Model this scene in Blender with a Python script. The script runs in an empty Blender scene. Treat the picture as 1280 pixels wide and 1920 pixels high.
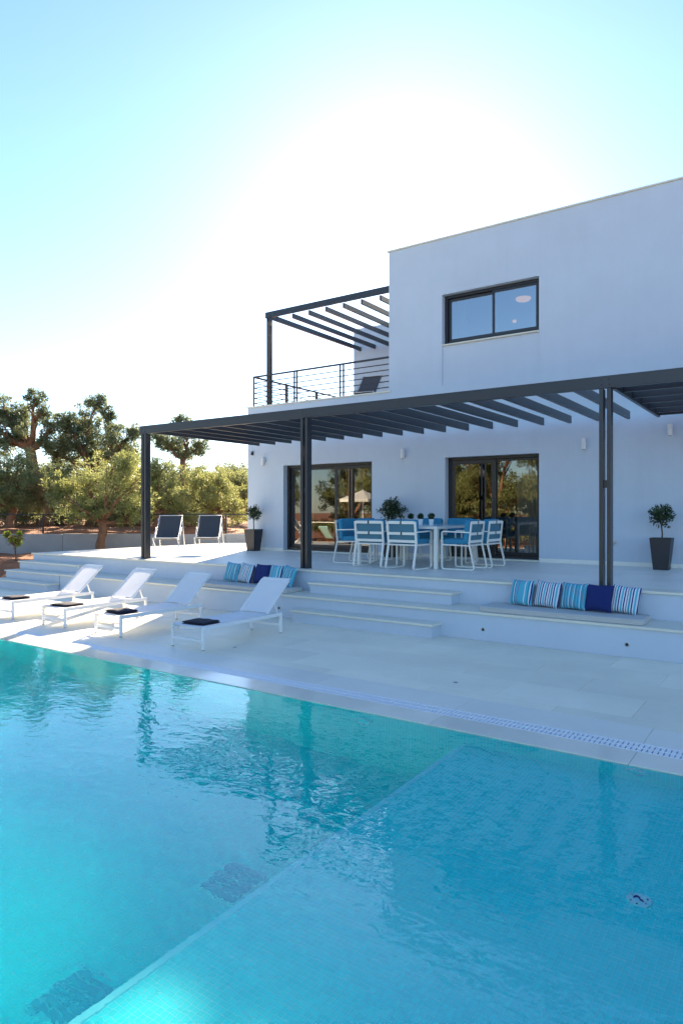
import bpy, math, random
import numpy as np
from mathutils import Vector, Matrix

# ------------------------------------------------------------------ camera, sky, sun, exposure
sc = bpy.context.scene
CAM_Z, YAW, FPX = 1.7, math.radians(34.6), 1270.0
cam = bpy.data.cameras.new('camera')
cam.sensor_width = 36.0
cam.lens = 36.0 * FPX / 1920.0
cam.shift_y = -0.001
cam.clip_start, cam.clip_end = 0.05, 2000.0
cam_ob = bpy.data.objects.new('camera', cam)
cam_ob.location = (0, 0, CAM_Z)
cam_ob.rotation_euler = (math.pi / 2, 0, YAW)
sc.collection.objects.link(cam_ob)
sc.camera = cam_ob

SUN_AZ, SUN_EL = math.radians(29.5), math.radians(23.0)     # azimuth to the left of +Y
SUN_DIR = Vector((-math.sin(SUN_AZ) * math.cos(SUN_EL), math.cos(SUN_AZ) * math.cos(SUN_EL), math.sin(SUN_EL)))
world = bpy.data.worlds.new('World')
sc.world = world
world.use_nodes = True
wn = world.node_tree.nodes
wn.clear()
sky = wn.new('ShaderNodeTexSky')
sky.sky_type = 'NISHITA'
sky.sun_disc = False
sky.sun_elevation = SUN_EL
sky.sun_rotation = -SUN_AZ
sky.altitude = 50
sky.air_density = 1.05
sky.dust_density = 0.2
sky.ozone_density = 4.5
bg = wn.new('ShaderNodeBackground')
bg.inputs['Strength'].default_value = 0.068
wo = wn.new('ShaderNodeOutputWorld')
world.node_tree.links.new(sky.outputs[0], bg.inputs[0])
world.node_tree.links.new(bg.outputs[0], wo.inputs[0])
sun = bpy.data.lights.new('sun', 'SUN')
sun.energy = 5.0
sun.angle = math.radians(0.5)
sun.color = (1.0, 0.82, 0.60)
sun_ob = bpy.data.objects.new('sun', sun)
sun_ob.rotation_euler = (-SUN_DIR).to_track_quat('-Z', 'Y').to_euler()
sc.collection.objects.link(sun_ob)

sc.view_settings.view_transform = 'Standard'
sc.view_settings.look = 'None'
sc.view_settings.exposure = 2.25
sc.view_settings.gamma = 1.0
sc.render.engine = 'CYCLES'
sc.cycles.use_denoising = True
sc.cycles.max_bounces = 12
sc.cycles.diffuse_bounces = 6
sc.cycles.glossy_bounces = 4
sc.cycles.transmission_bounces = 8
sc.cycles.transparent_max_bounces = 12
sc.cycles.caustics_refractive = True
sc.cycles.caustics_reflective = True
sc.cycles.sample_clamp_indirect = 4.0

# ------------------------------------------------------------------ helpers
C = sc.collection
Fv = np.array([-math.sin(YAW), math.cos(YAW), 0.0])
Rv = np.array([math.cos(YAW), math.sin(YAW), 0.0])

def at(u, v, d):
    """World point seen at photograph pixel (u, v), d metres deep."""
    p = Fv * d + Rv * ((u - 640) / FPX * d)
    return np.array([p[0], p[1], CAM_Z + (958 - v) / FPX * d])

def at_y(u, y):
    r = Fv + Rv * ((u - 640) / FPX)
    return float(r[0] * y / r[1])

class MB:
    def __init__(self):
        self.v, self.f, self.n = [], [], 0
    def add(self, verts, faces):
        o = self.n
        self.v.extend([tuple(map(float, p)) for p in verts])
        self.f.extend([tuple(i + o for i in f) for f in faces])
        self.n += len(verts)
        return self
    def box(self, x0, x1, y0, y1, z0, z1):
        return self.add([(x0, y0, z0), (x1, y0, z0), (x1, y1, z0), (x0, y1, z0), (x0, y0, z1), (x1, y0, z1), (x1, y1, z1), (x0, y1, z1)],
                        [(3, 2, 1, 0), (4, 5, 6, 7), (0, 1, 5, 4), (1, 2, 6, 5), (2, 3, 7, 6), (3, 0, 4, 7)])
    def cbox(self, x0, x1, y0, y1, z0, z1, c=0.004):
        """Box with chamfered edges."""
        V, idx = [], {}
        for sx in (0, 1):
            for sy in (0, 1):
                for sz in (0, 1):
                    X, Y, Z = (x0, x1)[sx], (y0, y1)[sy], (z0, z1)[sz]
                    ix, iy, iz = (c, -c)[sx], (c, -c)[sy], (c, -c)[sz]
                    for ax, p in enumerate(((X, Y + iy, Z + iz), (X + ix, Y, Z + iz), (X + ix, Y + iy, Z))):
                        idx[(sx, sy, sz, ax)] = len(V)
                        V.append(p)
        Fc = []
        def q(*k): Fc.append(tuple(idx[i] for i in k))
        for s in (0, 1):
            a = [(s, 0, 0, 0), (s, 1, 0, 0), (s, 1, 1, 0), (s, 0, 1, 0)]; q(*(a if s else a[::-1]))
            a = [(0, s, 0, 1), (1, s, 0, 1), (1, s, 1, 1), (0, s, 1, 1)]; q(*(a if not s else a[::-1]))
            a = [(0, 0, s, 2), (1, 0, s, 2), (1, 1, s, 2), (0, 1, s, 2)]; q(*(a if s else a[::-1]))
        for s in (0, 1):
            for t in (0, 1):
                a = [(s, t, 0, 0), (s, t, 1, 0), (s, t, 1, 1), (s, t, 0, 1)]; q(*(a if s == t else a[::-1]))
                a = [(s, 0, t, 0), (s, 0, t, 2), (s, 1, t, 2), (s, 1, t, 0)]; q(*(a if s == t else a[::-1]))
                a = [(0, s, t, 1), (1, s, t, 1), (1, s, t, 2), (0, s, t, 2)]; q(*(a if s == t else a[::-1]))
        for sx in (0, 1):
            for sy in (0, 1):
                for sz in (0, 1):
                    a = [(sx, sy, sz, 0), (sx, sy, sz, 1), (sx, sy, sz, 2)]
                    q(*(a if (sx + sy + sz) % 2 == 1 else a[::-1]))
        return self.add(V, Fc)
    def bar(self, p, q, w, h, up=(0, 0, 1)):
        """Rectangular bar from p to q, w across, h along 'up'."""
        p, q = Vector(p), Vector(q)
        d = (q - p).normalized()
        s = d.cross(Vector(up))
        if s.length < 1e-4: s = d.cross(Vector((0, 1, 0)))
        s.normalize(); t = s.cross(d).normalized()
        s, t = s * w / 2, t * h / 2
        V = [p - s - t, p + s - t, p + s + t, p - s + t, q - s - t, q + s - t, q + s + t, q - s + t]
        return self.add(V, [(0, 1, 2, 3), (7, 6, 5, 4), (4, 5, 1, 0), (5, 6, 2, 1), (6, 7, 3, 2), (7, 4, 0, 3)])
    def path(self, pts, w, h, side):
        """Rectangular section swept along a planar path; 'side' is the direction across the plane."""
        s = Vector(side).normalized() * w / 2
        P = [Vector(p) for p in pts]
        rings = []
        for i, p in enumerate(P):
            d = (P[min(i + 1, len(P) - 1)] - P[max(i - 1, 0)]).normalized()
            nrm = d.cross(s.normalized()).normalized() * h / 2
            k = 1.0
            if 0 < i < len(P) - 1:
                a = (P[i] - P[i - 1]).normalized(); k = 1 / max(0.5, a.dot(d))
            rings.append([p - s - nrm * k, p + s - nrm * k, p + s + nrm * k, p - s + nrm * k])
        V = [v for r in rings for v in r]
        Fc = [(0, 1, 2, 3), tuple(4 * (len(P) - 1) + i for i in (3, 2, 1, 0))]
        for i in range(len(P) - 1):
            for j in range(4):
                k = (j + 1) % 4
                Fc.append((4 * i + j, 4 * i + 4 + j, 4 * i + 4 + k, 4 * i + k))
        return self.add(V, Fc)
    def tube(self, pts, radii, seg=8, cap=True, rnd=None, jit=0.0):
        P = [Vector(p) for p in pts]
        if not hasattr(radii, '__len__'): radii = [radii] * len(P)
        V, Fc = [], []
        ref = Vector((0.31, 0.77, 0.2))
        for i, p in enumerate(P):
            d = (P[min(i + 1, len(P) - 1)] - P[max(i - 1, 0)]).normalized()
            a = d.cross(ref)
            if a.length < 1e-3: a = d.cross(Vector((1, 0, 0)))
            a.normalize(); b = d.cross(a).normalized()
            for k in range(seg):
                t = 2 * math.pi * k / seg
                r = radii[i] * (1 + (rnd.uniform(-jit, jit) if rnd else 0))
                V.append(p + a * math.cos(t) * r + b * math.sin(t) * r)
        for i in range(len(P) - 1):
            for k in range(seg):
                m = (k + 1) % seg
                Fc.append((i * seg + k, i * seg + m, (i + 1) * seg + m, (i + 1) * seg + k))
        if cap:
            Fc.append(tuple(range(seg))[::-1])
            Fc.append(tuple((len(P) - 1) * seg + k for k in range(seg)))
        return self.add(V, Fc)
    def lathe(self, prof, seg=24, c=(0, 0, 0), axis='z'):
        V, Fc = [], []
        for r, z in prof:
            for k in range(seg):
                t = 2 * math.pi * k / seg
                p = (r * math.cos(t), r * math.sin(t), z)
                if axis == 'y': p = (p[0], -p[2], p[1])
                V.append((p[0] + c[0], p[1] + c[1], p[2] + c[2]))
        for i in range(len(prof) - 1):
            for k in range(seg):
                m = (k + 1) % seg
                Fc.append((i * seg + k, i * seg + m, (i + 1) * seg + m, (i + 1) * seg + k))
        Fc.append(tuple(range(seg))[::-1]); Fc.append(tuple((len(prof) - 1) * seg + k for k in range(seg)))
        return self.add(V, Fc)
    def mesh(self, name):
        me = bpy.data.meshes.new(name)
        me.from_pydata(self.v, [], self.f)
        me.update()
        return me
    def build(self, name, m, parent=None, smooth=False, loc=None):
        return link(name, self.mesh(name), m, parent, smooth, loc)

def link(name, me, m, parent=None, smooth=False, loc=None):
    if m is not None and not me.materials: me.materials.append(m)
    if smooth: me.polygons.foreach_set('use_smooth', [True] * len(me.polygons))
    o = bpy.data.objects.new(name, me)
    C.objects.link(o)
    if parent is not None: o.parent = parent
    if loc is not None: o.location = loc
    return o

def tag(o, label=None, cat=None, group=None, kind=None):
    if label: o['label'] = label
    if cat: o['category'] = cat
    if group: o['group'] = group
    if kind: o['kind'] = kind
    return o

def thing(name, label, cat, loc=(0, 0, 0), rz=0.0, group=None):
    o = bpy.data.objects.new(name, None)
    o.empty_display_size = 0.1
    C.objects.link(o)
    o.location = loc
    o.rotation_euler = (0, 0, rz)
    return tag(o, label, cat, group)

def copy_tree(o, parent=None, label=None):
    c = o.copy()
    C.objects.link(c)
    c.parent = parent
    if label: c['label'] = label
    for ch in list(o.children): copy_tree(ch, c)
    return c

# ------------------------------------------------------------------ materials
def mat(name, col, rough=0.6, var=0.0, scale=3.0, bump=0.0, bscale=40.0, metal=0.0, spec=0.5, rand=0.0, coat=0.0):
    m = bpy.data.materials.new(name)
    m.use_nodes = True
    nt = m.node_tree; N, L = nt.nodes, nt.links
    b = N['Principled BSDF']
    b.inputs['Base Color'].default_value = (*col, 1)
    b.inputs['Roughness'].default_value = rough
    b.inputs['Metallic'].default_value = metal
    b.inputs['Specular IOR Level'].default_value = spec
    b.inputs['Coat Weight'].default_value = coat
    tc = N.new('ShaderNodeTexCoord')
    if var or rand:
        geo = N.new('ShaderNodeNewGeometry')
        no = N.new('ShaderNodeTexNoise'); no.inputs['Scale'].default_value = scale; no.inputs['Detail'].default_value = 6; no.inputs['Roughness'].default_value = 0.65
        L.new(geo.outputs['Position'], no.inputs['Vector'])
        mr = N.new('ShaderNodeMapRange'); mr.inputs['From Min'].default_value = 0.3; mr.inputs['From Max'].default_value = 0.7
        mr.inputs['To Min'].default_value = 1 - var; mr.inputs['To Max'].default_value = 1 + var
        L.new(no.outputs['Fac'], mr.inputs['Value'])
        fac = mr.outputs['Result']
        if rand:
            oi = N.new('ShaderNodeObjectInfo')
            r2 = N.new('ShaderNodeMapRange'); r2.inputs['To Min'].default_value = 1 - rand; r2.inputs['To Max'].default_value = 1 + rand
            L.new(oi.outputs['Random'], r2.inputs['Value'])
            mu = N.new('ShaderNodeMath'); mu.operation = 'MULTIPLY'
            L.new(fac, mu.inputs[0]); L.new(r2.outputs['Result'], mu.inputs[1]); fac = mu.outputs[0]
        vm = N.new('ShaderNodeVectorMath'); vm.operation = 'SCALE'
        vm.inputs[0].default_value = col
        L.new(fac, vm.inputs['Scale'])
        L.new(vm.outputs['Vector'], b.inputs['Base Color'])
    if bump:
        n2 = N.new('ShaderNodeTexNoise'); n2.inputs['Scale'].default_value = bscale; n2.inputs['Detail'].default_value = 4
        g2 = N.new('ShaderNodeNewGeometry'); L.new(g2.outputs['Position'], n2.inputs['Vector'])
        bp = N.new('ShaderNodeBump'); bp.inputs['Strength'].default_value = 1.0; bp.inputs['Distance'].default_value = bump
        L.new(n2.outputs['Fac'], bp.inputs['Height'])
        L.new(bp.outputs['Normal'], b.inputs['Normal'])
    return m

M = {}
M['plaster'] = mat('white_plaster', (0.52, 0.59, 0.67), 0.85, 0.04, 0.7, 0.0006, 120)
def weather(m, streak=0.035, base_z=None):
    nt = m.node_tree; N, L = nt.nodes, nt.links
    b = N['Principled BSDF']; src = b.inputs['Base Color'].links[0].from_socket
    g = N.new('ShaderNodeNewGeometry')
    mp = N.new('ShaderNodeMapping'); mp.inputs['Scale'].default_value = (5.0, 5.0, 0.35)
    L.new(g.outputs['Position'], mp.inputs['Vector'])
    no = N.new('ShaderNodeTexNoise'); no.inputs['Scale'].default_value = 1.0; no.inputs['Detail'].default_value = 5.0; no.inputs['Roughness'].default_value = 0.7
    L.new(mp.outputs[0], no.inputs['Vector'])
    n2 = N.new('ShaderNodeTexNoise'); n2.inputs['Scale'].default_value = 0.5; n2.inputs['Detail'].default_value = 3.0
    L.new(g.outputs['Position'], n2.inputs['Vector'])
    mu = N.new('ShaderNodeMath'); mu.operation = 'MULTIPLY'; L.new(no.outputs['Fac'], mu.inputs[0]); L.new(n2.outputs['Fac'], mu.inputs[1])
    mr = N.new('ShaderNodeMapRange'); mr.inputs['From Min'].default_value = 0.2; mr.inputs['From Max'].default_value = 0.4; mr.inputs['To Min'].default_value = 1.0; mr.inputs['To Max'].default_value = 1.0 - streak
    L.new(mu.outputs[0], mr.inputs['Value'])
    vm = N.new('ShaderNodeVectorMath'); vm.operation = 'SCALE'
    L.new(src, vm.inputs[0]); L.new(mr.outputs['Result'], vm.inputs['Scale']); L.new(vm.outputs['Vector'], b.inputs['Base Color'])
weather(M['plaster'])
M['stone'] = mat('pale_stone', (0.72, 0.69, 0.58), 0.45, 0.05, 2.0, 0.0004, 60, rand=0.03)
M['paver'] = mat('beige_stone_paving', (0.86, 0.80, 0.635), 0.42, 0.08, 1.1, 0.0004, 50, rand=0.06)
M['terrace_paver'] = mat('terrace_stone_paving', (0.80, 0.78, 0.71), 0.4, 0.05, 1.6, 0.0004, 50, rand=0.025)
M['grout'] = mat('grey_grout', (0.25, 0.24, 0.22), 0.9)
M['coping'] = mat('wet_stone_coping', (0.80, 0.75, 0.63), 0.16, 0.06, 2.0, 0.0002, 30, rand=0.03)
M['border'] = mat('pale_border_stone', (0.80, 0.76, 0.66), 0.4, 0.04, 2.0, 0.0003, 50, rand=0.03)
M['grate'] = mat('white_plastic_grate', (0.82, 0.82, 0.82), 0.4)
M['dark'] = mat('gutter_dark', (0.2, 0.22, 0.24), 0.8)
M['steel'] = mat('anthracite_steel', (0.028, 0.031, 0.037), 0.34, 0.04, 1.5)
M['rail'] = mat('dark_rail_steel', (0.035, 0.035, 0.04), 0.4)
M['doorframe'] = mat('black_aluminium', (0.022, 0.022, 0.025), 0.32)
M['white_alu'] = mat('white_powder_coat', (0.80, 0.80, 0.80), 0.35)
M['sling'] = mat('white_mesh_sling', (0.80, 0.80, 0.82), 0.7, 0.02, 30, 0.0006, 500)
def translucent(m, k):
    nt = m.node_tree; N, L = nt.nodes, nt.links
    b = N['Principled BSDF']; out = N['Material Output']
    t = N.new('ShaderNodeBsdfTranslucent'); t.inputs['Color'].default_value = (0.85, 0.85, 0.86, 1)
    ms = N.new('ShaderNodeMixShader'); ms.inputs[0].default_value = k
    L.new(b.outputs[0], ms.inputs[1]); L.new(t.outputs[0], ms.inputs[2]); L.new(ms.outputs[0], out.inputs['Surface'])
translucent(M['sling'], 0.2)
M['towel'] = mat('navy_towel', (0.012, 0.014, 0.03), 0.95, 0.15, 60, 0.002, 300)
M['seat_pad'] = mat('grey_seat_pad', (0.50, 0.50, 0.48), 0.9, 0.04, 5, 0.0008, 400)
M['blue'] = mat('blue_cushion', (0.03, 0.22, 0.36), 0.85, 0.05, 8, 0.0008, 300)
M['blue_back'] = mat('blue_sling_back', (0.07, 0.19, 0.26), 0.8, 0.04, 20)
M['black'] = mat('black_strap', (0.01, 0.01, 0.012), 0.6)
M['cream_alu'] = mat('off_white_chair_frame', (0.78, 0.77, 0.71), 0.4)
M['tabletop'] = mat('table_glass_top', (0.46, 0.55, 0.58), 0.12)
M['navy_sling'] = mat('charcoal_sling', (0.06, 0.062, 0.07), 0.75, 0.08, 40, 0.0006, 400)
M['alu'] = mat('bare_aluminium', (0.72, 0.72, 0.70), 0.35, metal=0.6)
M['pot'] = mat('charcoal_planter', (0.022, 0.023, 0.028), 0.45, 0.06, 6)
M['soilpot'] = mat('potting_soil', (0.03, 0.02, 0.015), 0.95)
M['whitepot'] = mat('white_ceramic', (0.75, 0.77, 0.78), 0.3)
M['soil'] = mat('red_soil', (0.30, 0.105, 0.035), 0.95, 0.35, 1.5, 0.03, 6)
M['concrete'] = mat('concrete_wall', (0.34, 0.33, 0.32), 0.9, 0.12, 1.2, 0.003, 25)
M['fence'] = mat('black_fence_wire', (0.012, 0.014, 0.012), 0.5)
M['bark'] = mat('olive_bark', (0.21, 0.105, 0.055), 0.95, 0.4, 6, 0.03, 18)
M['stem'] = mat('shrub_stem', (0.07, 0.045, 0.03), 0.9)
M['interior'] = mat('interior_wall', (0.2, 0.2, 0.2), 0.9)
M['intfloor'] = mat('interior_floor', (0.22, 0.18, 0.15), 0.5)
M['curtain'] = mat('cream_curtain', (0.55, 0.52, 0.46), 0.9)
M['teak'] = mat('teak', (0.36, 0.13, 0.045), 0.6, 0.15, 8)
M['green_pad'] = mat('pale_green_pad', (0.35, 0.55, 0.48), 0.9)
M['canvas'] = mat('cream_canvas', (0.72, 0.68, 0.58), 0.9)
M['lamp'] = mat('white_sconce', (0.74, 0.74, 0.72), 0.45)
M['chrome'] = mat('brushed_steel', (0.5, 0.5, 0.5), 0.3, metal=1.0)
M['lens'] = mat('dark_lens', (0.03, 0.03, 0.035), 0.15)
M['brick'] = mat('orange_brick', (0.42, 0.18, 0.08), 0.9, 0.15, 8)
M['disc'] = mat('white_fitting', (0.93, 0.95, 0.96), 0.4)
M['purple'] = mat('purple_print', (0.08, 0.02, 0.2), 0.5)
M['drain'] = mat('blue_grey_drain', (0.01, 0.66, 0.74), 0.6)

def leaf_mat(name, c1, c2, trans, rough=0.5, scale=1.6):
    m = bpy.data.materials.new(name); m.use_nodes = True
    nt = m.node_tree; N, L = nt.nodes, nt.links
    b = N['Principled BSDF']; out = N['Material Output']
    g = N.new('ShaderNodeNewGeometry')
    no = N.new('ShaderNodeTexNoise'); no.inputs['Scale'].default_value = scale; no.inputs['Detail'].default_value = 5
    L.new(g.outputs['Position'], no.inputs['Vector'])
    mr = N.new('ShaderNodeMapRange'); mr.inputs['From Min'].default_value = 0.33; mr.inputs['From Max'].default_value = 0.67
    L.new(no.outputs['Fac'], mr.inputs['Value'])
    ad = N.new('ShaderNodeMath'); ad.operation = 'MULTIPLY_ADD'; ad.inputs[1].default_value = 0.6
    rs = N.new('ShaderNodeMath'); rs.operation = 'MULTIPLY_ADD'; rs.inputs[1].default_value = 0.7; rs.inputs[2].default_value = -0.15
    L.new(g.outputs['Random Per Island'], rs.inputs[0])
    L.new(mr.outputs['Result'], ad.inputs[0]); L.new(rs.outputs[0], ad.inputs[2])
    mx = N.new('ShaderNodeMix'); mx.data_type = 'RGBA'
    mx.inputs['A'].default_value = (*c1, 1); mx.inputs['B'].default_value = (*c2, 1)
    L.new(ad.outputs[0], mx.inputs['Factor'])
    L.new(mx.outputs['Result'], b.inputs['Base Color'])
    b.inputs['Roughness'].default_value = rough
    tr = N.new('ShaderNodeBsdfTranslucent')
    L.new(mx.outputs['Result'], tr.inputs['Color'])
    ms = N.new('ShaderNodeMixShader'); ms.inputs[0].default_value = trans
    L.new(b.outputs[0], ms.inputs[1]); L.new(tr.outputs[0], ms.inputs[2]); L.new(ms.outputs[0], out.inputs['Surface'])
    return m
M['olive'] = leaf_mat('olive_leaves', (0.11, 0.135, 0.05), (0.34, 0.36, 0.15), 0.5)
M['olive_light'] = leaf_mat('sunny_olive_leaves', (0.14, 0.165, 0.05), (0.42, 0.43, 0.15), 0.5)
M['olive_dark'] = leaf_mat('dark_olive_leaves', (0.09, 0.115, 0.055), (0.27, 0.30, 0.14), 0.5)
M['lemon'] = leaf_mat('lemon_leaves', (0.16, 0.24, 0.02), (0.34, 0.40, 0.04), 0.45)
M['topiary'] = leaf_mat('bay_leaves', (0.012, 0.028, 0.010), (0.04, 0.075, 0.02), 0.12, 0.3, 12)
M['box'] = leaf_mat('box_leaves', (0.008, 0.03, 0.008), (0.02, 0.06, 0.015), 0.1, 0.6, 20)

def glass_mat(name, ior, tint):
    m = bpy.data.materials.new(name); m.use_nodes = True
    nt = m.node_tree; N, L = nt.nodes, nt.links
    N.remove(N['Principled BSDF']); out = N['Material Output']
    fr = N.new('ShaderNodeFresnel'); fr.inputs['IOR'].default_value = ior
    tr = N.new('ShaderNodeBsdfTransparent'); tr.inputs['Color'].default_value = (*tint, 1)
    gl = N.new('ShaderNodeBsdfGlossy'); gl.inputs['Roughness'].default_value = 0.0; gl.inputs['Color'].default_value = (1, 1, 1, 1)
    ms = N.new('ShaderNodeMixShader')
    L.new(fr.outputs[0], ms.inputs[0]); L.new(tr.outputs[0], ms.inputs[1]); L.new(gl.outputs[0], ms.inputs[2])
    L.new(ms.outputs[0], out.inputs['Surface'])
    return m
M['glass'] = glass_mat('coated_double_glazing', 2.3, (0.6, 0.62, 0.6))
M['glass_up'] = glass_mat('mirror_coated_glazing', 4.0, (0.6, 0.62, 0.6))

def tile_mat():
    m = bpy.data.materials.new('pool_mosaic'); m.use_nodes = True
    nt = m.node_tree; N, L = nt.nodes, nt.links
    b = N['Principled BSDF']
    g = N.new('ShaderNodeNewGeometry')
    sx = N.new('ShaderNodeSeparateXYZ'); L.new(g.outputs['Position'], sx.inputs[0])
    sn = N.new('ShaderNodeSeparateXYZ'); L.new(g.outputs['True Normal'], sn.inputs[0])
    # floor uses (x, y); walls use (x + y, z)
    ab = N.new('ShaderNodeMath'); ab.operation = 'ABSOLUTE'; L.new(sn.outputs['Z'], ab.inputs[0])
    gt = N.new('ShaderNodeMath'); gt.operation = 'GREATER_THAN'; gt.inputs[1].default_value = 0.5; L.new(ab.outputs[0], gt.inputs[0])
    xy = N.new('ShaderNodeMath'); xy.operation = 'ADD'; L.new(sx.outputs['X'], xy.inputs[0]); L.new(sx.outputs['Y'], xy.inputs[1])
    ca = N.new('ShaderNodeCombineXYZ'); L.new(sx.outputs['X'], ca.inputs['X']); L.new(sx.outputs['Y'], ca.inputs['Y'])
    cb = N.new('ShaderNodeCombineXYZ'); L.new(xy.outputs[0], cb.inputs['X']); L.new(sx.outputs['Z'], cb.inputs['Y'])
    mv = N.new('ShaderNodeMix'); mv.data_type = 'VECTOR'
    L.new(gt.outputs[0], mv.inputs['Factor']); L.new(cb.outputs[0], mv.inputs['A']); L.new(ca.outputs[0], mv.inputs['B'])
    br = N.new('ShaderNodeTexBrick')
    br.offset = 0.0
    br.inputs['Scale'].default_value = 1.0
    br.inputs['Brick Width'].default_value = 0.027; br.inputs['Row Height'].default_value = 0.027
    br.inputs['Mortar Size'].default_value = 0.0014; br.inputs['Mortar Smooth'].default_value = 0.3
    br.inputs['Bias'].default_value = 0.0
    br.inputs['Color1'].default_value = (0.002, 0.90, 0.86, 1)
    br.inputs['Color2'].default_value = (0.008, 0.98, 0.94, 1)
    br.inputs['Mortar'].default_value = (0.30, 0.98, 0.96, 1)
    L.new(mv.outputs['Result'], br.inputs['Vector'])
    L.new(br.outputs['Color'], b.inputs['Base Color'])
    b.inputs['Roughness'].default_value = 0.4
    return m
M['tile'] = tile_mat()
M['tile_edge'] = mat('pale_mosaic_edge', (0.34, 0.98, 0.98), 0.5, 0.02, 40)

def water_mat():
    m = bpy.data.materials.new('pool_water'); m.use_nodes = True
    nt = m.node_tree; N, L = nt.nodes, nt.links
    b = N['Principled BSDF']; out = N['Material Output']
    b.inputs['Base Color'].default_value = (1, 1, 1, 1)
    b.inputs['Roughness'].default_value = 0.0
    b.inputs['IOR'].default_value = 1.40
    b.inputs['Transmission Weight'].default_value = 1.0
    g = N.new('ShaderNodeNewGeometry')
    mp = N.new('ShaderNodeMapping'); mp.inputs['Rotation'].default_value = (0, 0, math.radians(20)); mp.inputs['Scale'].default_value = (1.0, 1.7, 1.0)
    L.new(g.outputs['Position'], mp.inputs['Vector'])
    n1 = N.new('ShaderNodeTexNoise'); n1.inputs['Scale'].default_value = 9.0; n1.inputs['Detail'].default_value = 2.0; n1.inputs['Roughness'].default_value = 0.45; n1.inputs['Distortion'].default_value = 0.6
    n2 = N.new('ShaderNodeTexNoise'); n2.inputs['Scale'].default_value = 1.6; n2.inputs['Detail'].default_value = 1.0
    L.new(mp.outputs[0], n1.inputs['Vector']); L.new(mp.outputs[0], n2.inputs['Vector'])
    # patches of livelier and calmer water
    n3 = N.new('ShaderNodeTexNoise'); n3.inputs['Scale'].default_value = 0.45; n3.inputs['Detail'].default_value = 1.0
    L.new(g.outputs['Position'], n3.inputs['Vector'])
    mr = N.new('ShaderNodeMapRange'); mr.inputs['From Min'].default_value = 0.35; mr.inputs['From Max'].default_value = 0.65; mr.inputs['To Min'].default_value = 0.55; mr.inputs['To Max'].default_value = 1.25
    L.new(n3.outputs['Fac'], mr.inputs['Value'])
    mu = N.new('ShaderNodeMath'); mu.operation = 'MULTIPLY'; L.new(n1.outputs['Fac'], mu.inputs[0]); L.new(mr.outputs['Result'], mu.inputs[1])
    ad = N.new('ShaderNodeMath'); ad.operation = 'MULTIPLY_ADD'; ad.inputs[1].default_value = 2.5
    L.new(n2.outputs['Fac'], ad.inputs[0]); L.new(mu.outputs[0], ad.inputs[2])
    bp = N.new('ShaderNodeBump'); bp.inputs['Strength'].default_value = 1.0; bp.inputs['Distance'].default_value = 0.0022
    L.new(ad.outputs[0], bp.inputs['Height']); L.new(bp.outputs[0], b.inputs['Normal'])
    va = N.new('ShaderNodeVolumeAbsorption'); va.inputs['Color'].default_value = (0.0, 0.89, 0.925, 1); va.inputs['Density'].default_value = 1.0
    L.new(va.outputs[0], out.inputs['Volume'])
    return m
M['water'] = water_mat()

def emit_mat(name, col, s):
    m = bpy.data.materials.new(name); m.use_nodes = True
    b = m.node_tree.nodes['Principled BSDF']
    b.inputs['Base Color'].default_value = (col[0] * 0.4, col[1] * 0.25, col[2] * 0.15, 1); b.inputs['Emission Color'].default_value = (*col, 1); b.inputs['Emission Strength'].default_value = s
    return m
M['bulb'] = emit_mat('warm_ceiling_light', (1.0, 0.5, 0.12), 0.17)

def stripe_mat(name, stripes, rep):
    """Woven stripes across the pillow's own x axis."""
    m = bpy.data.materials.new(name); m.use_nodes = True
    nt = m.node_tree; N, L = nt.nodes, nt.links
    b = N['Principled BSDF']; b.inputs['Roughness'].default_value = 0.9
    tc = N.new('ShaderNodeTexCoord'); sx = N.new('ShaderNodeSeparateXYZ'); L.new(tc.outputs['Object'], sx.inputs[0])
    mu = N.new('ShaderNodeMath'); mu.operation = 'MULTIPLY_ADD'; mu.inputs[1].default_value = rep; mu.inputs[2].default_value = 10.0
    L.new(sx.outputs['X'], mu.inputs[0])
    fr = N.new('ShaderNodeMath'); fr.operation = 'FRACT'; L.new(mu.outputs[0], fr.inputs[0])
    cr = N.new('ShaderNodeValToRGB'); cr.color_ramp.interpolation = 'CONSTANT'
    e = cr.color_ramp.elements
    while len(e) > 1: e.remove(e[-1])
    for i, (p, c) in enumerate(stripes):
        el = e[0] if i == 0 else e.new(p)
        el.position = p; el.color = (*c, 1)
    L.new(fr.outputs[0], cr.inputs[0]); L.new(cr.outputs[0], b.inputs['Base Color'])
    return m
NAVY, TEAL, WHT, SKYB, MAUVE = (0.012, 0.02, 0.16), (0.02, 0.30, 0.40), (0.72, 0.74, 0.76), (0.09, 0.42, 0.55), (0.22, 0.18, 0.27)
M['stripe_bold'] = stripe_mat('navy_white_stripes', [(0, NAVY), (.09, WHT), (.2, MAUVE), (.28, WHT), (.36, TEAL), (.5, WHT), (.58, NAVY), (.68, WHT), (.78, SKYB), (.92, WHT)], 6.5)
M['stripe_fine'] = stripe_mat('teal_pin_stripes', [(0, SKYB), (.16, WHT), (.2, TEAL), (.36, MAUVE), (.42, SKYB), (.56, NAVY), (.6, SKYB), (.74, WHT), (.79, TEAL), (.93, MAUVE)], 7.0)
M['stripe_teal'] = stripe_mat('broad_teal_stripes', [(0, SKYB), (.3, WHT), (.36, SKYB), (.5, TEAL), (.6, WHT), (.66, NAVY), (.7, SKYB), (.85, MAUVE), (.9, SKYB)], 4.5)
M['navy'] = mat('navy_cotton', (0.005, 0.018, 0.12), 0.9, 0.06, 20, 0.0008, 300)

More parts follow.
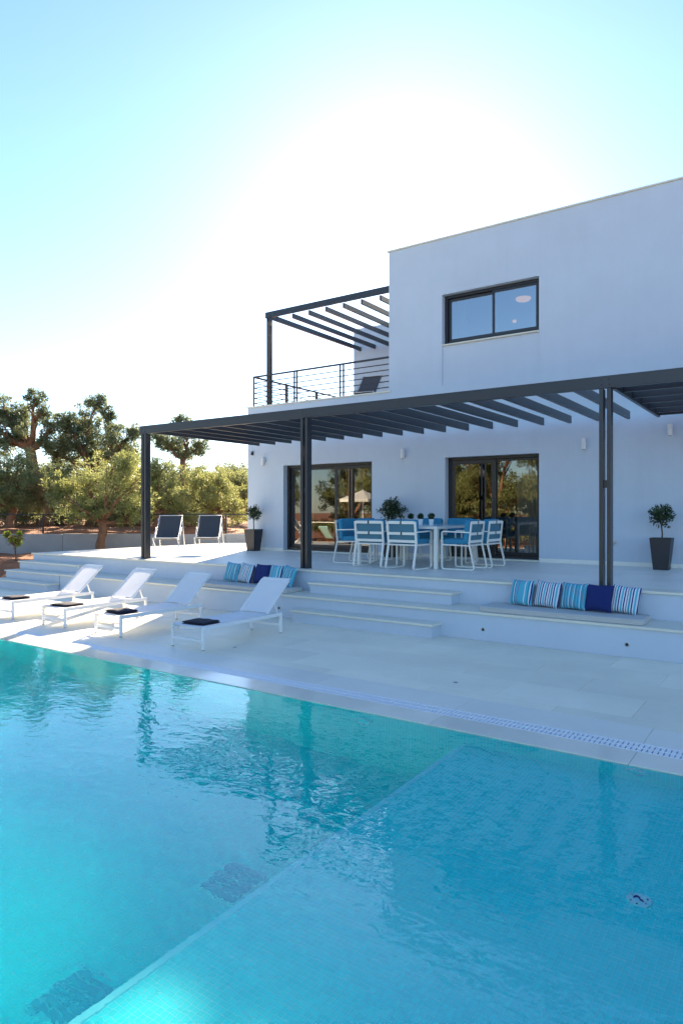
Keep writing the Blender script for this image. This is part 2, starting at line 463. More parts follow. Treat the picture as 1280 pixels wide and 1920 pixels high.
# ------------------------------------------------------------------ ground and terrain
Z_T = 0.72                                   # terrace level above the pool deck
W0, W1 = np.array([-27.0, 6.4]), np.array([-9.0, 19.9])      # line of the garden retaining wall
WD = (W1 - W0) / np.linalg.norm(W1 - W0)
WN = np.array([-WD[1], WD[0]])               # away from the house
def wall_t(x, y): return (np.array([x, y]) - W0) @ WN
rng = random.Random(7)
def hgt(x, y):
    t = wall_t(x, y)
    n = 0.05 * math.sin(x * 1.9 + y) + 0.04 * math.sin(y * 2.7 - x * 0.8) + 0.03 * math.sin(x * 5.1 + 1) * math.sin(y * 4.3)
    if t > 0.45: return 1.02 + n + min(0.5, max(0, t - 6) * 0.03)
    if t > 0.12: return 0.4 + (t - 0.12) / 0.33 * 0.6
    k = min(1, max(0, (y - 8.0) / 0.8))
    return -0.06 + 0.46 * k + n * k
xs = sorted(set([-400, -150, -80, -50, -40, -34] + [round(-30 + 0.4 * i, 3) for i in range(int(15.6 / 0.4))] + [-15.03] +
                [round(-14.6 + 0.4 * i, 3) for i in range(20)] + [-4, 0, 8, 20, 60, 150, 400]))
ys = sorted(set([-400, -150, -60, -30, -14, -9, -4.5, 0, 4, 7.9] + [round(8.3 + 0.4 * i, 3) for i in range(38)] + [26, 30, 40, 60, 120, 400]))
gm = MB()
idx = {}
def gv(i, j):
    if (i, j) not in idx:
        idx[(i, j)] = gm.n
        gm.v.append((xs[i], ys[j], hgt(xs[i], ys[j]))); gm.n += 1
    return idx[(i, j)]
for i in range(len(xs) - 1):
    for j in range(len(ys) - 1):
        cx, cy = (xs[i] + xs[i + 1]) / 2, (ys[j] + ys[j + 1]) / 2
        if -4.5 < cy < 7.9 and -30 < cx < 20: continue
        if cy > 7.9 and -15.03 < cx < 20 and cy < 26 and wall_t(cx, cy) < 0.3: continue
        gm.f.append((gv(i, j), gv(i + 1, j), gv(i + 1, j + 1), gv(i, j + 1)))
tag(gm.build('ground', M['soil'], smooth=True), kind='structure')

# pool basin ---------------------------------------------------------
PX0, PX1, PY0, PY1 = -12.6, 1.8, 0.55, 4.85
LX, LEDGE, DEEP = -2.2, -0.30, -1.32
pb = MB()
pb.add([(PX0, PY0, DEEP), (LX, PY0, DEEP), (LX, PY1, DEEP), (PX0, PY1, DEEP)], [(0, 1, 2, 3)])
pb.add([(LX, PY0, LEDGE), (PX1, PY0, LEDGE), (PX1, PY1, LEDGE), (LX, PY1, LEDGE)], [(0, 1, 2, 3)])
pb.add([(LX, PY0, DEEP), (LX, PY1, DEEP), (LX, PY1, LEDGE), (LX, PY0, LEDGE)], [(0, 3, 2, 1)])
zt = -0.03
pb.add([(PX0, PY1, DEEP), (LX, PY1, DEEP), (LX, PY1, zt), (PX0, PY1, zt)], [(0, 1, 2, 3)])
pb.add([(LX, PY1, LEDGE), (PX1, PY1, LEDGE), (PX1, PY1, zt), (LX, PY1, zt)], [(0, 1, 2, 3)])
pb.add([(PX0, PY0, DEEP), (LX, PY0, DEEP), (LX, PY0, zt), (PX0, PY0, zt)], [(3, 2, 1, 0)])
pb.add([(LX, PY0, LEDGE), (PX1, PY0, LEDGE), (PX1, PY0, zt), (LX, PY0, zt)], [(3, 2, 1, 0)])
pb.add([(PX0, PY0, DEEP), (PX0, PY1, DEEP), (PX0, PY1, zt), (PX0, PY0, zt)], [(0, 1, 2, 3)])
pb.add([(PX1, PY0, LEDGE), (PX1, PY1, LEDGE), (PX1, PY1, zt), (PX1, PY0, zt)], [(3, 2, 1, 0)])
pool = thing('swimming_pool', 'mosaic lined swimming pool with a shallow ledge and overflow edge', 'pool')
bas = pb.build('basin', M['tile'], pool)
MB().cbox(LX - 0.006, LX + 0.034, PY0 + 0.002, PY1 - 0.002, LEDGE - 0.05, LEDGE + 0.006, 0.004).build('ledge_edge', M['tile_edge'], pool)
# fittings
fit = MB().lathe([(0.0, 0.0), (0.058, 0.0), (0.058, 0.008), (0.05, 0.014), (0.0, 0.015)], 28).build('inlet_cover', M['disc'], pool, loc=(-0.66, 3.42, LEDGE + 0.001))
lg = MB()
sh = [(-0.012, 0.026), (0.004, 0.03), (0.016, 0.022), (0.014, 0.008), (0.006, -0.004), (0.010, -0.018), (0.0, -0.030), (-0.007, -0.018), (-0.003, -0.004), (0.003, 0.010), (-0.004, 0.014), (-0.022, 0.010)]
lg.add([(x, y, 0.016) for x, y in sh] + [(x, y, 0.018) for x, y in sh], [tuple(range(12, 24))[::-1]] + [(i, (i + 1) % 12, 12 + (i + 1) % 12, 12 + i) for i in range(12)])
lgo = lg.build('emblem', M['purple'], fit); lgo.rotation_euler = (0, 0, math.radians(55))
for k, (x, y) in enumerate(((-0.036, 0.018), (0.034, -0.022), (0.0, -0.042), (-0.03, -0.028), (0.036, 0.014))):
    MB().lathe([(0, 0.0148), (0.004, 0.0148), (0.004, 0.0172), (0, 0.0172)], 8).build('screw', M['lens'], fit, loc=(x, y, 0))
def wall_fitting(x, z, r, name):
    o = MB().lathe([(0, 0.0), (r, 0.0), (r, 0.01), (r * 0.8, 0.016), (r * 0.78, 0.008), (0, 0.008)], 28, axis='y').build(name, M['disc'], pool, loc=(x, PY1 - 0.001, z))
    MB().lathe([(0, 0.0), (r * 0.74, 0.0), (r * 0.74, 0.012), (0, 0.012)], 24, axis='y').build('lens', M['tile'] if r < .07 else M['tile_edge'], o)
wall_fitting(-0.96, -0.125, 0.062, 'wall_inlet')
wall_fitting(-3.12, -0.29, 0.085, 'pool_light')
for y in (3.04, 1.95):
    d = MB().cbox(-3.07, -2.75, y - 0.16, y + 0.16, DEEP + 0.001, DEEP + 0.012, 0.003).build('floor_drain', M['tile_edge'], pool)
    for i in range(6):
        yy = y - 0.125 + i * 0.05
        MB().cbox(-3.05, -2.77, yy - 0.018, yy + 0.018, DEEP + 0.012, DEEP + 0.020, 0.003).build('slat', M['drain'], d)

# water
wv = MB().box(PX0 - 0.03, PX1 + 0.03, PY0 - 0.03, PY1 + 0.03, DEEP - 0.04, -0.008)
wo_ = wv.build('water', M['water'])
tag(wo_, kind='structure')

# deck ---------------------------------------------------------------
deck = MB()
Y_COP, Y_GR0, Y_GR1, Y_BOR = PY1 - 0.012, 5.13, 5.32, 5.74
deck.box(-30, 20, Y_BOR - 0.005, 8.5, -0.25, -0.012)
deck.box(-30, 20, -4.6, PY0 - 0.42, -0.25, -0.012)
deck.box(PX1 + 0.04, 20, PY0 - 0.415, Y_BOR - 0.01, -0.25, -0.012)
deck.box(-30, PX0 - 0.04, PY0 - 0.415, Y_BOR - 0.01, -0.25, -0.012)
dk = tag(deck.build('pool_deck', M['grout']), kind='structure')
def pave(parent, m, x0, x1, y0, y1, z, px=1.2, py=0.6, gap=0.003, th=0.016, name='paver', off=0.0, holes=()):
    mesh = {}
    ny = int(math.ceil((y1 - y0) / py - 1e-6)); j = 0
    y = y1
    while y > y0 + 0.02:
        ya = max(y - py, y0)
        x = x0 - (off if j % 2 else 0)
        while x < x1 - 0.01:
            a, b = max(x, x0), min(x + px, x1)
            if b - a > 0.03:
                key = (round(b - a, 3), round(y - ya, 3))
                if key not in mesh:
                    mesh[key] = MB().cbox(gap / 2, key[0] - gap / 2, gap / 2, key[1] - gap / 2, -th, 0, 0.002).mesh(name)
                link(name, mesh[key], m, parent, loc=(a, ya, z))
            x += px
        y = ya; j += 1
pave(dk, M['paver'], -22.2, 3.0, Y_BOR, 8.34, 0.0, off=0.6)
MB().box(-30, -22.2, Y_BOR, 8.3, -0.012, 0).box(3.0, 20, Y_BOR, 8.3, -0.012, 0).box(-30, 20, -4.55, PY0 - 0.42, -0.012, 0).box(PX1 + 0.45, 20, PY0 - 0.41, Y_BOR - 0.01, -0.012, 0).box(-30, PX0 - 0.42, PY0 - 0.41, Y_BOR - 0.01, -0.012, 0).build('paving', M['paver'], dk)
# coping ring, gutter, border
cop = tag(MB().box(PX0 - 0.4, PX1 + 0.4, PY1 + 0.04, Y_GR0 - 0.004, -0.25, -0.02).box(PX0 - 0.4, PX1 + 0.4, Y_GR1 + 0.004, Y_BOR - 0.008, -0.25, -0.02)
          .box(PX0 - 0.4, PX1 + 0.4, PY0 - 0.41, PY0 - 0.04, -0.25, -0.02).box(PX1 + 0.04, PX1 + 0.4, PY0 - 0.03, PY1 + 0.03, -0.25, -0.02).box(PX0 - 0.4, PX0 - 0.04, PY0 - 0.03, PY1 + 0.03, -0.25, -0.02)
          .box(PX0 - 0.4, PX1 + 0.4, Y_GR0, Y_GR1, -0.25, -0.12).build('pool_coping', M['dark']), kind='structure')
pave(cop, M['coping'], PX0 - 0.4, PX1 + 0.4, Y_COP, Y_GR0, 0.0, px=1.5, py=0.6, th=0.03, name='coping_slab')
pave(cop, M['border'], PX0 - 0.4, PX1 + 0.4, Y_GR1, Y_BOR - 0.003, 0.0, px=1.5, py=0.6, th=0.03, name='border_slab')
pave(cop, M['coping'], PX0 - 0.4, PX1 + 0.4, PY0 - 0.412, PY0 + 0.012, 0.0, px=1.5, py=0.6, th=0.03, name='coping_slab')
pave(cop, M['coping'], PX1 - 0.012, PX1 + 0.4, PY0 + 0.015, Y_COP - 0.003, 0.0, px=0.5, py=1.2, th=0.03, name='coping_slab')
pave(cop, M['coping'], PX0 - 0.4, PX0 + 0.012, PY0 + 0.015, Y_COP - 0.003, 0.0, px=0.5, py=1.2, th=0.03, name='coping_slab')
gr = thing('gutter_grate', 'white slotted overflow grate running along the pool edge', 'grate', (0, 0, 0))
GX1 = PX1 + 0.3
for yy, w in ((Y_GR0 + 0.008, 0.014), ((Y_GR0 + Y_GR1) / 2, 0.010), (Y_GR1 - 0.008, 0.014)):
    MB().cbox(PX0 - 0.3, GX1, yy - w / 2, yy + w / 2, -0.02, 0.0015, 0.002).build('rail', M['grate'], gr)
barm = MB().cbox(-0.0135, 0.0135, Y_GR0 + 0.016, Y_GR1 - 0.016, -0.022, -0.0005, 0.003).mesh('bar')
nb, x = 0, GX1 - 0.4
rest = MB()
while x > PX0 - 0.25:
    if nb < 260: link('bar', barm, M['grate'], gr, loc=(x, 0, 0))
    else: rest.box(x - 0.0135, x + 0.0135, Y_GR0 + 0.016, Y_GR1 - 0.016, -0.022, -0.0005)
    nb += 1; x -= 0.036
tag(rest.build('far_bars', M['grate'], gr), kind='stuff')

# terrace ------------------------------------------------------------
YB, YTF, YS1, YS3 = 8.35, 8.97, 8.10, 8.70       # bench riser, terrace riser, lower and upper step risers
TX0, TX1 = -14.95, 12.0
ter = tag(MB().box(TX0, TX1, YTF, 12.9, -0.1, Z_T - 0.03).box(TX0, -11.6, 12.9, 19.0, -0.1, Z_T - 0.03)
          .box(-12.93, TX1, YB, YTF - 0.001, -0.1, 0.345).build('terrace', M['plaster']), kind='structure')
pave(ter, M['terrace_paver'], TX0 - 0.0, 3.0, YTF + 0.30, 12.8, Z_T, off=0.6, th=0.03)
pave(ter, M['terrace_paver'], TX0 - 0.0, -11.73, 12.803, 19.0, Z_T, off=0.6, th=0.03)
MB().box(3.0, TX1, YTF + 0.3, 12.79, Z_T - 0.03, Z_T).build('paving', M['terrace_paver'], ter)
def nosing(parent, x0, x1, y0, y1, z, th=0.03, seg=1.25):
    pave(parent, M['stone'], x0, x1, y0, y1, z, px=seg, py=5, gap=0.0015, th=th, name='tread_slab')
nosing(ter, TX0 - 0.03, 6.0, YTF - 0.035, YTF + 0.298, Z_T + 0.002)
nosing(ter, -12.96, 6.0, YB - 0.035, YTF - 0.002, 0.375)
def step_block(name, label, x0, x1, yf, yb, z0, z, ov=0.03):
    s = thing(name, label, 'step', ((x0 + x1) / 2, yf, z0))
    cx = (x0 + x1) / 2
    MB().box(x0 - cx, x1 - cx, 0, yb - yf, 0, z - 0.03 - z0).build('riser', M['plaster'], s)
    mesh = {}
    n = max(2, round((x1 - x0) / 1.2)); w = (x1 - x0 + 2 * ov) / n
    for k in range(n):
        MB().cbox(0.001, w - 0.001, -ov, yb - yf - 0.002, z - 0.03 - z0, z - z0, 0.004).build('tread_slab', M['stone'], s, loc=(x0 - ov - cx + k * w, 0, 0))
step_block('lower_step', 'lower stone step on the pool deck in front of the terrace', -6.5, -4.13, YS1, YB - 0.001, 0.0, 0.19)
step_block('upper_step', 'upper stone step on the ledge between the two bench cushions', -6.62, -4.13, YS3, YTF - 0.001, 0.376, 0.55)
step_block('corner_step', 'lowest step of the corner stairs beside the soil bed', TX0 - 0.12, -12.97, 8.08, 8.36, 0.0, 0.185)
step_block('corner_step', 'second step of the corner stairs beside the soil bed', TX0 - 0.08, -12.97, 8.362, 8.66, 0.0, 0.365)
step_block('corner_step', 'third step of the corner stairs beside the soil bed', TX0 - 0.04, -12.7, 8.662, YTF - 0.001, 0.376, 0.55)
MB().box(TX0 - 0.035, -12.94, 8.665, YTF - 0.003, 0.0, 0.3755).build('riser', M['plaster'], ter)
# small round lights in bench riser and deck
def round_light(x, y, z, axis, label, grp):
    o = thing('recessed_light', label, 'light', (x, y, z), group=grp)
    MB().lathe([(0, 0), (0.026, 0), (0.026, 0.004), (0.02, 0.006), (0.019, 0.003), (0, 0.003)], 20, axis=axis).build('bezel', M['chrome'], o, smooth=False)
    MB().lathe([(0, 0.0), (0.018, 0.0), (0.018, 0.0045), (0, 0.0045)], 16, axis=axis).build('lens', M['lens'], o)
for x, lb in ((-1.74, 'small round light in bench wall under the cushions by the frame edge'), (-3.51, 'small round light in bench wall beside the lower step'),
              (-6.97, 'small round light in bench wall behind the nearest lounger'), (-9.0, 'small round light in bench wall behind the third lounger')):
    round_light(x, YB - 0.0005, 0.15, 'y', lb, 'riser lights')
round_light(-5.88, 6.19, 0.0005, 'z', 'small round floor light in the paving beside the nearest lounger', 'deck lights')
round_light(-2.88, 6.16, 0.0005, 'z', 'small round floor light alone in the open paving', 'deck lights')

# ------------------------------------------------------------------ house
YW, HX0, UX0, HXR, HYB = 12.8, -11.71, -7.57, 7.0, 21.0
ZP, ZR = 4.30, 7.36
D1, D2, DT = (-10.55, -8.01), (-6.22, -4.25), 2.81
DB = Z_T + 0.035
WX, WZ = (-6.29, -4.25), (5.13, 6.20)
house = thing('house', 'modern two storey white villa with flat roofs and dark window frames', 'house', (0, 0, 0))
fw = MB(); yi = YW + 0.3
fw.box(HX0, D1[0], YW, yi, 0.4, ZP).box(D1[1], D2[0], YW, yi, 0.4, ZP).box(D2[1], HXR, YW, yi, 0.4, ZP)
for a, b in (D1, D2):
    fw.box(a, b, YW, yi, DT, ZP).box(a, b, YW + 0.004, yi, 0.4, Z_T + 0.004)
fw.box(UX0, WX[0], YW, yi, ZP, ZR).box(WX[1], HXR, YW, yi, ZP, ZR).box(WX[0], WX[1], YW, yi, WZ[1], ZR).box(WX[0], WX[1], YW + 0.025, yi, ZP + 0.02, WZ[0]).box(WX[0], WX[1], YW, yi, ZP, ZP + 0.02)
fw.build('front_wall', M['plaster'], house)
sw = MB().box(HX0, HX0 + 0.3, yi, HYB, 0.4, ZP).box(UX0, UX0 + 0.3, yi, HYB, ZP, ZR).box(HX0, HXR, HYB, HYB + 0.3, 0.4, ZP).box(UX0, HXR, HYB, HYB + 0.3, ZP, ZR).box(HXR, HXR + 0.3, YW, HYB + 0.3, 0.4, ZR)
sw.build('side_wall', M['plaster'], house)
MB().box(-11.15, UX0 - 0.001, 16.8, 17.1, 4.2, 7.1).box(-11.15, -10.85, 17.1, HYB, 4.2, 7.1).build('balcony_wall', M['plaster'], house)
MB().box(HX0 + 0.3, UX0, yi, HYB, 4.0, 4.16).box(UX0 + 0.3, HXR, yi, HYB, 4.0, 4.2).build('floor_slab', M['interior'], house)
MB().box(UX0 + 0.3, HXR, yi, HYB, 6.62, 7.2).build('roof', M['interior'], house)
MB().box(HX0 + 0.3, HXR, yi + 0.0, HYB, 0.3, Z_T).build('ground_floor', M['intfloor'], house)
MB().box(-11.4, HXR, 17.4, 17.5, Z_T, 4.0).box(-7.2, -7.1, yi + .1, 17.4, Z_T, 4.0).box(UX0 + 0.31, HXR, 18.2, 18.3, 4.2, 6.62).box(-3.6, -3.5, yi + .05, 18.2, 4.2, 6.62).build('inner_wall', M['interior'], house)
def copings(x0, x1, y0, y1, z, ov=0.035, th=0.03, seg=1.5, axis='x'):
    if axis == 'x':
        n = max(1, round((x1 - x0) / seg)); w = (x1 - x0) / n
        for k in range(n): MB().cbox(x0 + k * w + 0.0008, x0 + (k + 1) * w - 0.0008, y0, y1, z, z + th, 0.003).build('coping_slab', M['stone'], house)
    else:
        n = max(1, round((y1 - y0) / seg)); w = (y1 - y0) / n
        for k in range(n): MB().cbox(x0, x1, y0 + k * w + 0.0008, y0 + (k + 1) * w - 0.0008, z, z + th, 0.003).build('coping_slab', M['stone'], house)
copings(UX0 - 0.035, HXR, YW - 0.03, yi + 0.02, ZR + 0.001)
copings(UX0 - 0.035, UX0 + 0.32, yi + 0.022, HYB, ZR + 0.001, axis='y')
copings(HX0 - 0.035, UX0 + 0.06, YW - 0.03, YW + 0.0 - 0.001, ZP + 0.001)
copings(HX0 - 0.035, UX0 - 0.002, YW + 0.0, yi + 0.02, ZP + 0.001)
copings(HX0 - 0.035, HX0 + 0.32, yi + 0.022, HYB, ZP + 0.001, axis='y')
# skirting tiles along the terrace wall
for a, b in ((HX0 + 0.002, D1[0] - 0.002), (D1[1] + 0.002, D2[0] - 0.002), (D2[1] + 0.002, 3.0)):
    n = max(1, round((b - a) / 0.6)); w = (b - a) / n
    for k in range(n): MB().cbox(a + k * w + 0.001, a + (k + 1) * w - 0.001, YW - 0.011, YW - 0.0005, Z_T + 0.001, Z_T + 0.075, 0.002).build('skirting_tile', M['terrace_paver'], house)

def opening(name, x0, x1, z0, z1, yrec, leaves, glass='glass'):
    """Sliding unit: outer frame, then leaves (a, b, y offset)."""
    f = MB(); t = 0.06; yb = yrec + 0.12
    f.cbox(x0, x1, yrec, yb, z1 - t, z1, 0.003).cbox(x0, x1, yrec, yb, z0, z0 + t, 0.003).cbox(x0, x0 + t, yrec, yb, z0 + t, z1 - t, 0.003).cbox(x1 - t, x1, yrec, yb, z0 + t, z1 - t, 0.003)
    d = f.build(name, M['doorframe'], house)
    for a, b, yo, w in leaves:
        l = MB(); ya, yc = yrec + yo, yrec + yo + 0.04
        za, zc = z0 + t + 0.003, z1 - t - 0.003
        l.cbox(a, b, ya, yc, zc - w, zc, 0.003).cbox(a, b, ya, yc, za, za + w * 1.3, 0.003).cbox(a, a + w, ya, yc, za + w * 1.3, zc - w, 0.003).cbox(b - w, b, ya, yc, za + w * 1.3, zc - w, 0.003)
        l.build('leaf_frame', M['doorframe'], d)
        MB().add([(a + w, ya + 0.02, za + w), (b - w, ya + 0.02, za + w), (b - w, ya + 0.02, zc - w), (a + w, ya + 0.02, zc - w)], [(0, 1, 2, 3)]).build('pane', M[glass], d)
    return d
s1 = -9.1; s2 = -5.23
opening('sliding_door', D1[0], D1[1], DB, DT, YW + 0.15, [(D1[0] + 0.063, s1 + 0.04, 0.06, 0.06), (s1 - 0.04, D1[1] - 0.063, 0.015, 0.07)])
opening('sliding_door', D2[0], D2[1], DB, DT, YW + 0.15, [(D2[0] + 0.063, s2 + 0.04, 0.015, 0.085), (s2 - 0.04, D2[1] - 0.063, 0.06, 0.045)])
opening('window', WX[0], WX[1], WZ[0] + 0.03, WZ[1], YW + 0.13, [(WX[0] + 0.063, -5.21 + 0.04, 0.06, 0.055), (-5.21 - 0.04, WX[1] - 0.063, 0.015, 0.045)], glass='glass_up')
for a, b in (D1, D2):
    MB().cbox(a + 0.002, b - 0.002, YW - 0.02, YW + 0.26, Z_T + 0.005, DB - 0.001, 0.003).build('door_sill', M['stone'], house)
MB().cbox(WX[0] + 0.002, WX[1] - 0.002, YW - 0.025, YW + 0.25, WZ[0] + 0.001, WZ[0] + 0.029, 0.003).build('window_sill', M['stone'], house)
# ceiling lights seen through the upper window
for x, y, r, e in ((-5.43, 15.25, 0.17, 1), (-6.25, 16.9, 0.05, 1)):
    MB().lathe([(0, 0), (r, 0), (r, -0.03), (r * 0.85, -0.06), (0, -0.065)], 28).build('ceiling_light', M['bulb'], house, loc=(x, y, 6.618))
def curtain(x0, x1, z0, z1, y):
    m = MB(); n = int((x1 - x0) / 0.02)
    V = []
    for i in range(n + 1):
        xx = x0 + (x1 - x0) * i / n
        yy = y + 0.03 * math.sin(i * 0.9) + 0.01 * math.sin(i * 2.3)
        V += [(xx, yy, z0), (xx, yy, z1)]
    m.add(V, [(2 * i, 2 * i + 2, 2 * i + 3, 2 * i + 1) for i in range(n)])
    m.build('curtain', M['curtain'], house, smooth=True)
curtain(-10.5, -10.05, Z_T + 0.03, 2.9, 13.35)
curtain(-8.75, -8.6, Z_T + 0.03, 2.9, 13.4)
curtain(-4.9, -4.3, Z_T + 0.03, 2.9, 13.4)
curtain(-6.2, -6.02, 4.25, 6.5, 13.35)

# wall lamps, sensor, tap
def sconce(x, z, label):
    o = thing('wall_lamp', label, 'lamp', (x, YW, z), group='wall lamps along the terrace')
    MB().cbox(-0.03, 0.03, -0.03, -0.001, -0.04, 0.04, 0.004).build('bracket', M['lamp'], o)
    MB().lathe([(0.0, -0.10), (0.038, -0.10), (0.042, -0.095), (0.042, 0.095), (0.038, 0.10), (0.0, 0.10)], 20, c=(0, -0.072, 0)).build('body', M['lamp'], o, smooth=False)
    MB().lathe([(0.0, -0.1035), (0.03, -0.1035), (0.03, -0.1005), (0.0, -0.1005)], 16, c=(0, -0.072, 0)).build('lens', M['lens'], o)
sconce(-11.15, 2.93, 'white wall lamp above the potted tree at the house corner')
sconce(-7.19, 2.93, 'white wall lamp on the wall between the two sliding doors')
sconce(-3.40, 2.93, 'white wall lamp beside the sliding door near the double post')
sconce(-1.96, 3.09, 'white wall lamp above the potted tree under the slatted bay')
o = thing('motion_sensor', 'small dark motion sensor high on the house corner', 'sensor', (-11.54, YW, 3.15))
MB().cbox(-0.025, 0.025, -0.05, -0.001, -0.05, 0.05, 0.008).build('housing', M['steel'], o)
MB().lathe([(0, 0), (0.02, 0), (0.018, 0.012), (0, 0.018)], 16, axis='y', c=(0, -0.0505, -0.015)).build('lens', M['lens'], o, smooth=True)
o = thing('garden_tap', 'small metal garden tap on the wall beside the double post', 'tap', (-2.87, YW, 1.13))
MB().tube([(0, -0.001, 0), (0, -0.07, 0), (0, -0.09, -0.02), (0, -0.09, -0.05)], 0.011, 10).build('spout', M['chrome'], o, smooth=True)
MB().bar((-0.03, -0.05, 0.03), (0.03, -0.05, 0.03), 0.012, 0.01).tube([(0, -0.05, 0.0), (0, -0.05, 0.03)], 0.006, 8).build('handle', M['chrome'], o)
MB().lathe([(0, 0), (0.022, 0), (0.02, 0.006), (0, 0.006)], 16, axis='y', c=(0, -0.0005, 0)).build('wall_flange', M['chrome'], o)

# ------------------------------------------------------------------ pergolas
per = thing('terrace_pergola', 'dark steel pergola with rafters over the terrace', 'pergola', (0, 0, 0))
PYF, PB, PT = 9.12, 3.285, 3.445
MB().cbox(-11.34, 6.0, PYF, PYF + 0.06, PB, PT, 0.003).build('front_beam', M['steel'], per)
rm = MB().cbox(-0.025, 0.025, PYF + 0.061, YW - 0.28, 3.295, 3.432, 0.003).mesh('rafter')
for k in range(18):
    link('rafter', rm, M['steel'], per, loc=(-11.09 + 0.5005 * k, 0, 0))
def post(x, ya=PYF):
    for dx in (0.0, 0.096):
        MB().cbox(x + dx, x + dx + 0.05, ya, ya + 0.13, Z_T + 0.004, PB - 0.001, 0.003).build('post', M['steel'], per)
    MB().cbox(x + 0.051, x + 0.095, ya + 0.03, ya + 0.10, 2.0, 2.1, 0.002).build('post_plate', M['steel'], per)
    MB().cbox(x - 0.01, x + 0.156, ya - 0.006, ya + 0.136, Z_T + 0.0025, Z_T + 0.010, 0.002).build('base_plate', M['steel'], per)
for u in (264.5, 563, 1122): post(at_y(u, PYF))
post(4.0)
for u in (264.5, 563, 1122):
    for dx in (0.025, 0.121):
        for dz in (0.045, 0.115):
            MB().lathe([(0, 0), (0.012, 0), (0.012, 0.006), (0.007, 0.009), (0, 0.009)], 6, axis='y', c=(at_y(u, PYF) + dx, PYF - 0.0005, PB + dz)).build('bolt', M['rail'], per)
MB().cbox(-2.10, -2.05, PYF + 0.061, YW - 0.45, 3.27, 3.432, 0.003).build('edge_beam', M['steel'], per)
for y in (9.62, 10.2, 10.78, 11.36, 11.94, 12.27):
    MB().cbox(-2.049, 5.5, y, y + 0.05, 3.295, 3.432, 0.003).build('slat', M['steel'], per)

per2 = thing('balcony_pergola', 'dark steel pergola over the upper balcony', 'pergola', (0, 0, ZP))
BY, dz = 12.92, -ZP
MB().cbox(-11.24, UX0 - 0.002, BY, BY + 0.06, 6.54 + dz, 6.685 + dz, 0.003).build('front_beam', M['steel'], per2)
rm2 = MB().cbox(-0.025, 0.025, BY + 0.061, 16.795, 6.42 + dz, 6.535 + dz, 0.003).mesh('rafter')
for k in range(7): link('rafter', rm2, M['steel'], per2, loc=(-10.9 + 0.5 * k, 0, 0))
for dx in (0.0, 0.07): MB().cbox(-11.20 + dx, -11.155 + dx, BY + 0.005, BY + 0.10, 0.033, 6.539 + dz, 0.003).build('post', M['steel'], per2)
MB().cbox(-11.24, -11.19, BY + 0.062, 16.79, 6.55 + dz, 6.68 + dz, 0.003).build('side_beam', M['steel'], per2)

rl = thing('balcony_railing', 'dark metal balcony railing with thin horizontal rods', 'railing', (0, 0, ZP))
RY, RX, RT = 12.88, -11.58, 0.81
MB().cbox(RX - 0.02, UX0 - 0.002, RY - 0.02, RY + 0.02, RT - 0.04, RT, 0.003).build('top_rail', M['rail'], rl)
MB().cbox(RX - 0.02, RX + 0.02, RY + 0.021, 16.79, RT - 0.04, RT, 0.003).build('top_rail', M['rail'], rl)
def rpost(x, y): MB().cbox(x - 0.015, x + 0.015, y - 0.018, y + 0.018, 0.032, RT - 0.041, 0.002).build('post', M['rail'], rl)
rpost(RX, RY)
for x in (-10.27, -10.19, -8.92, -8.83): rpost(x, RY)
for y in (14.15, 14.22, 15.5, 15.57): rpost(RX, y)
for k in range(5):
    z = 0.13 + k * 0.128
    MB().tube([(RX, RY, z), (UX0 - 0.002, RY, z)], 0.0115, 6).build('rod', M['rail'], rl)
    MB().tube([(RX, RY + 0.01, z + 0.0), (RX, 16.79, z + 0.0)], 0.0115, 6).build('rod', M['rail'], rl)

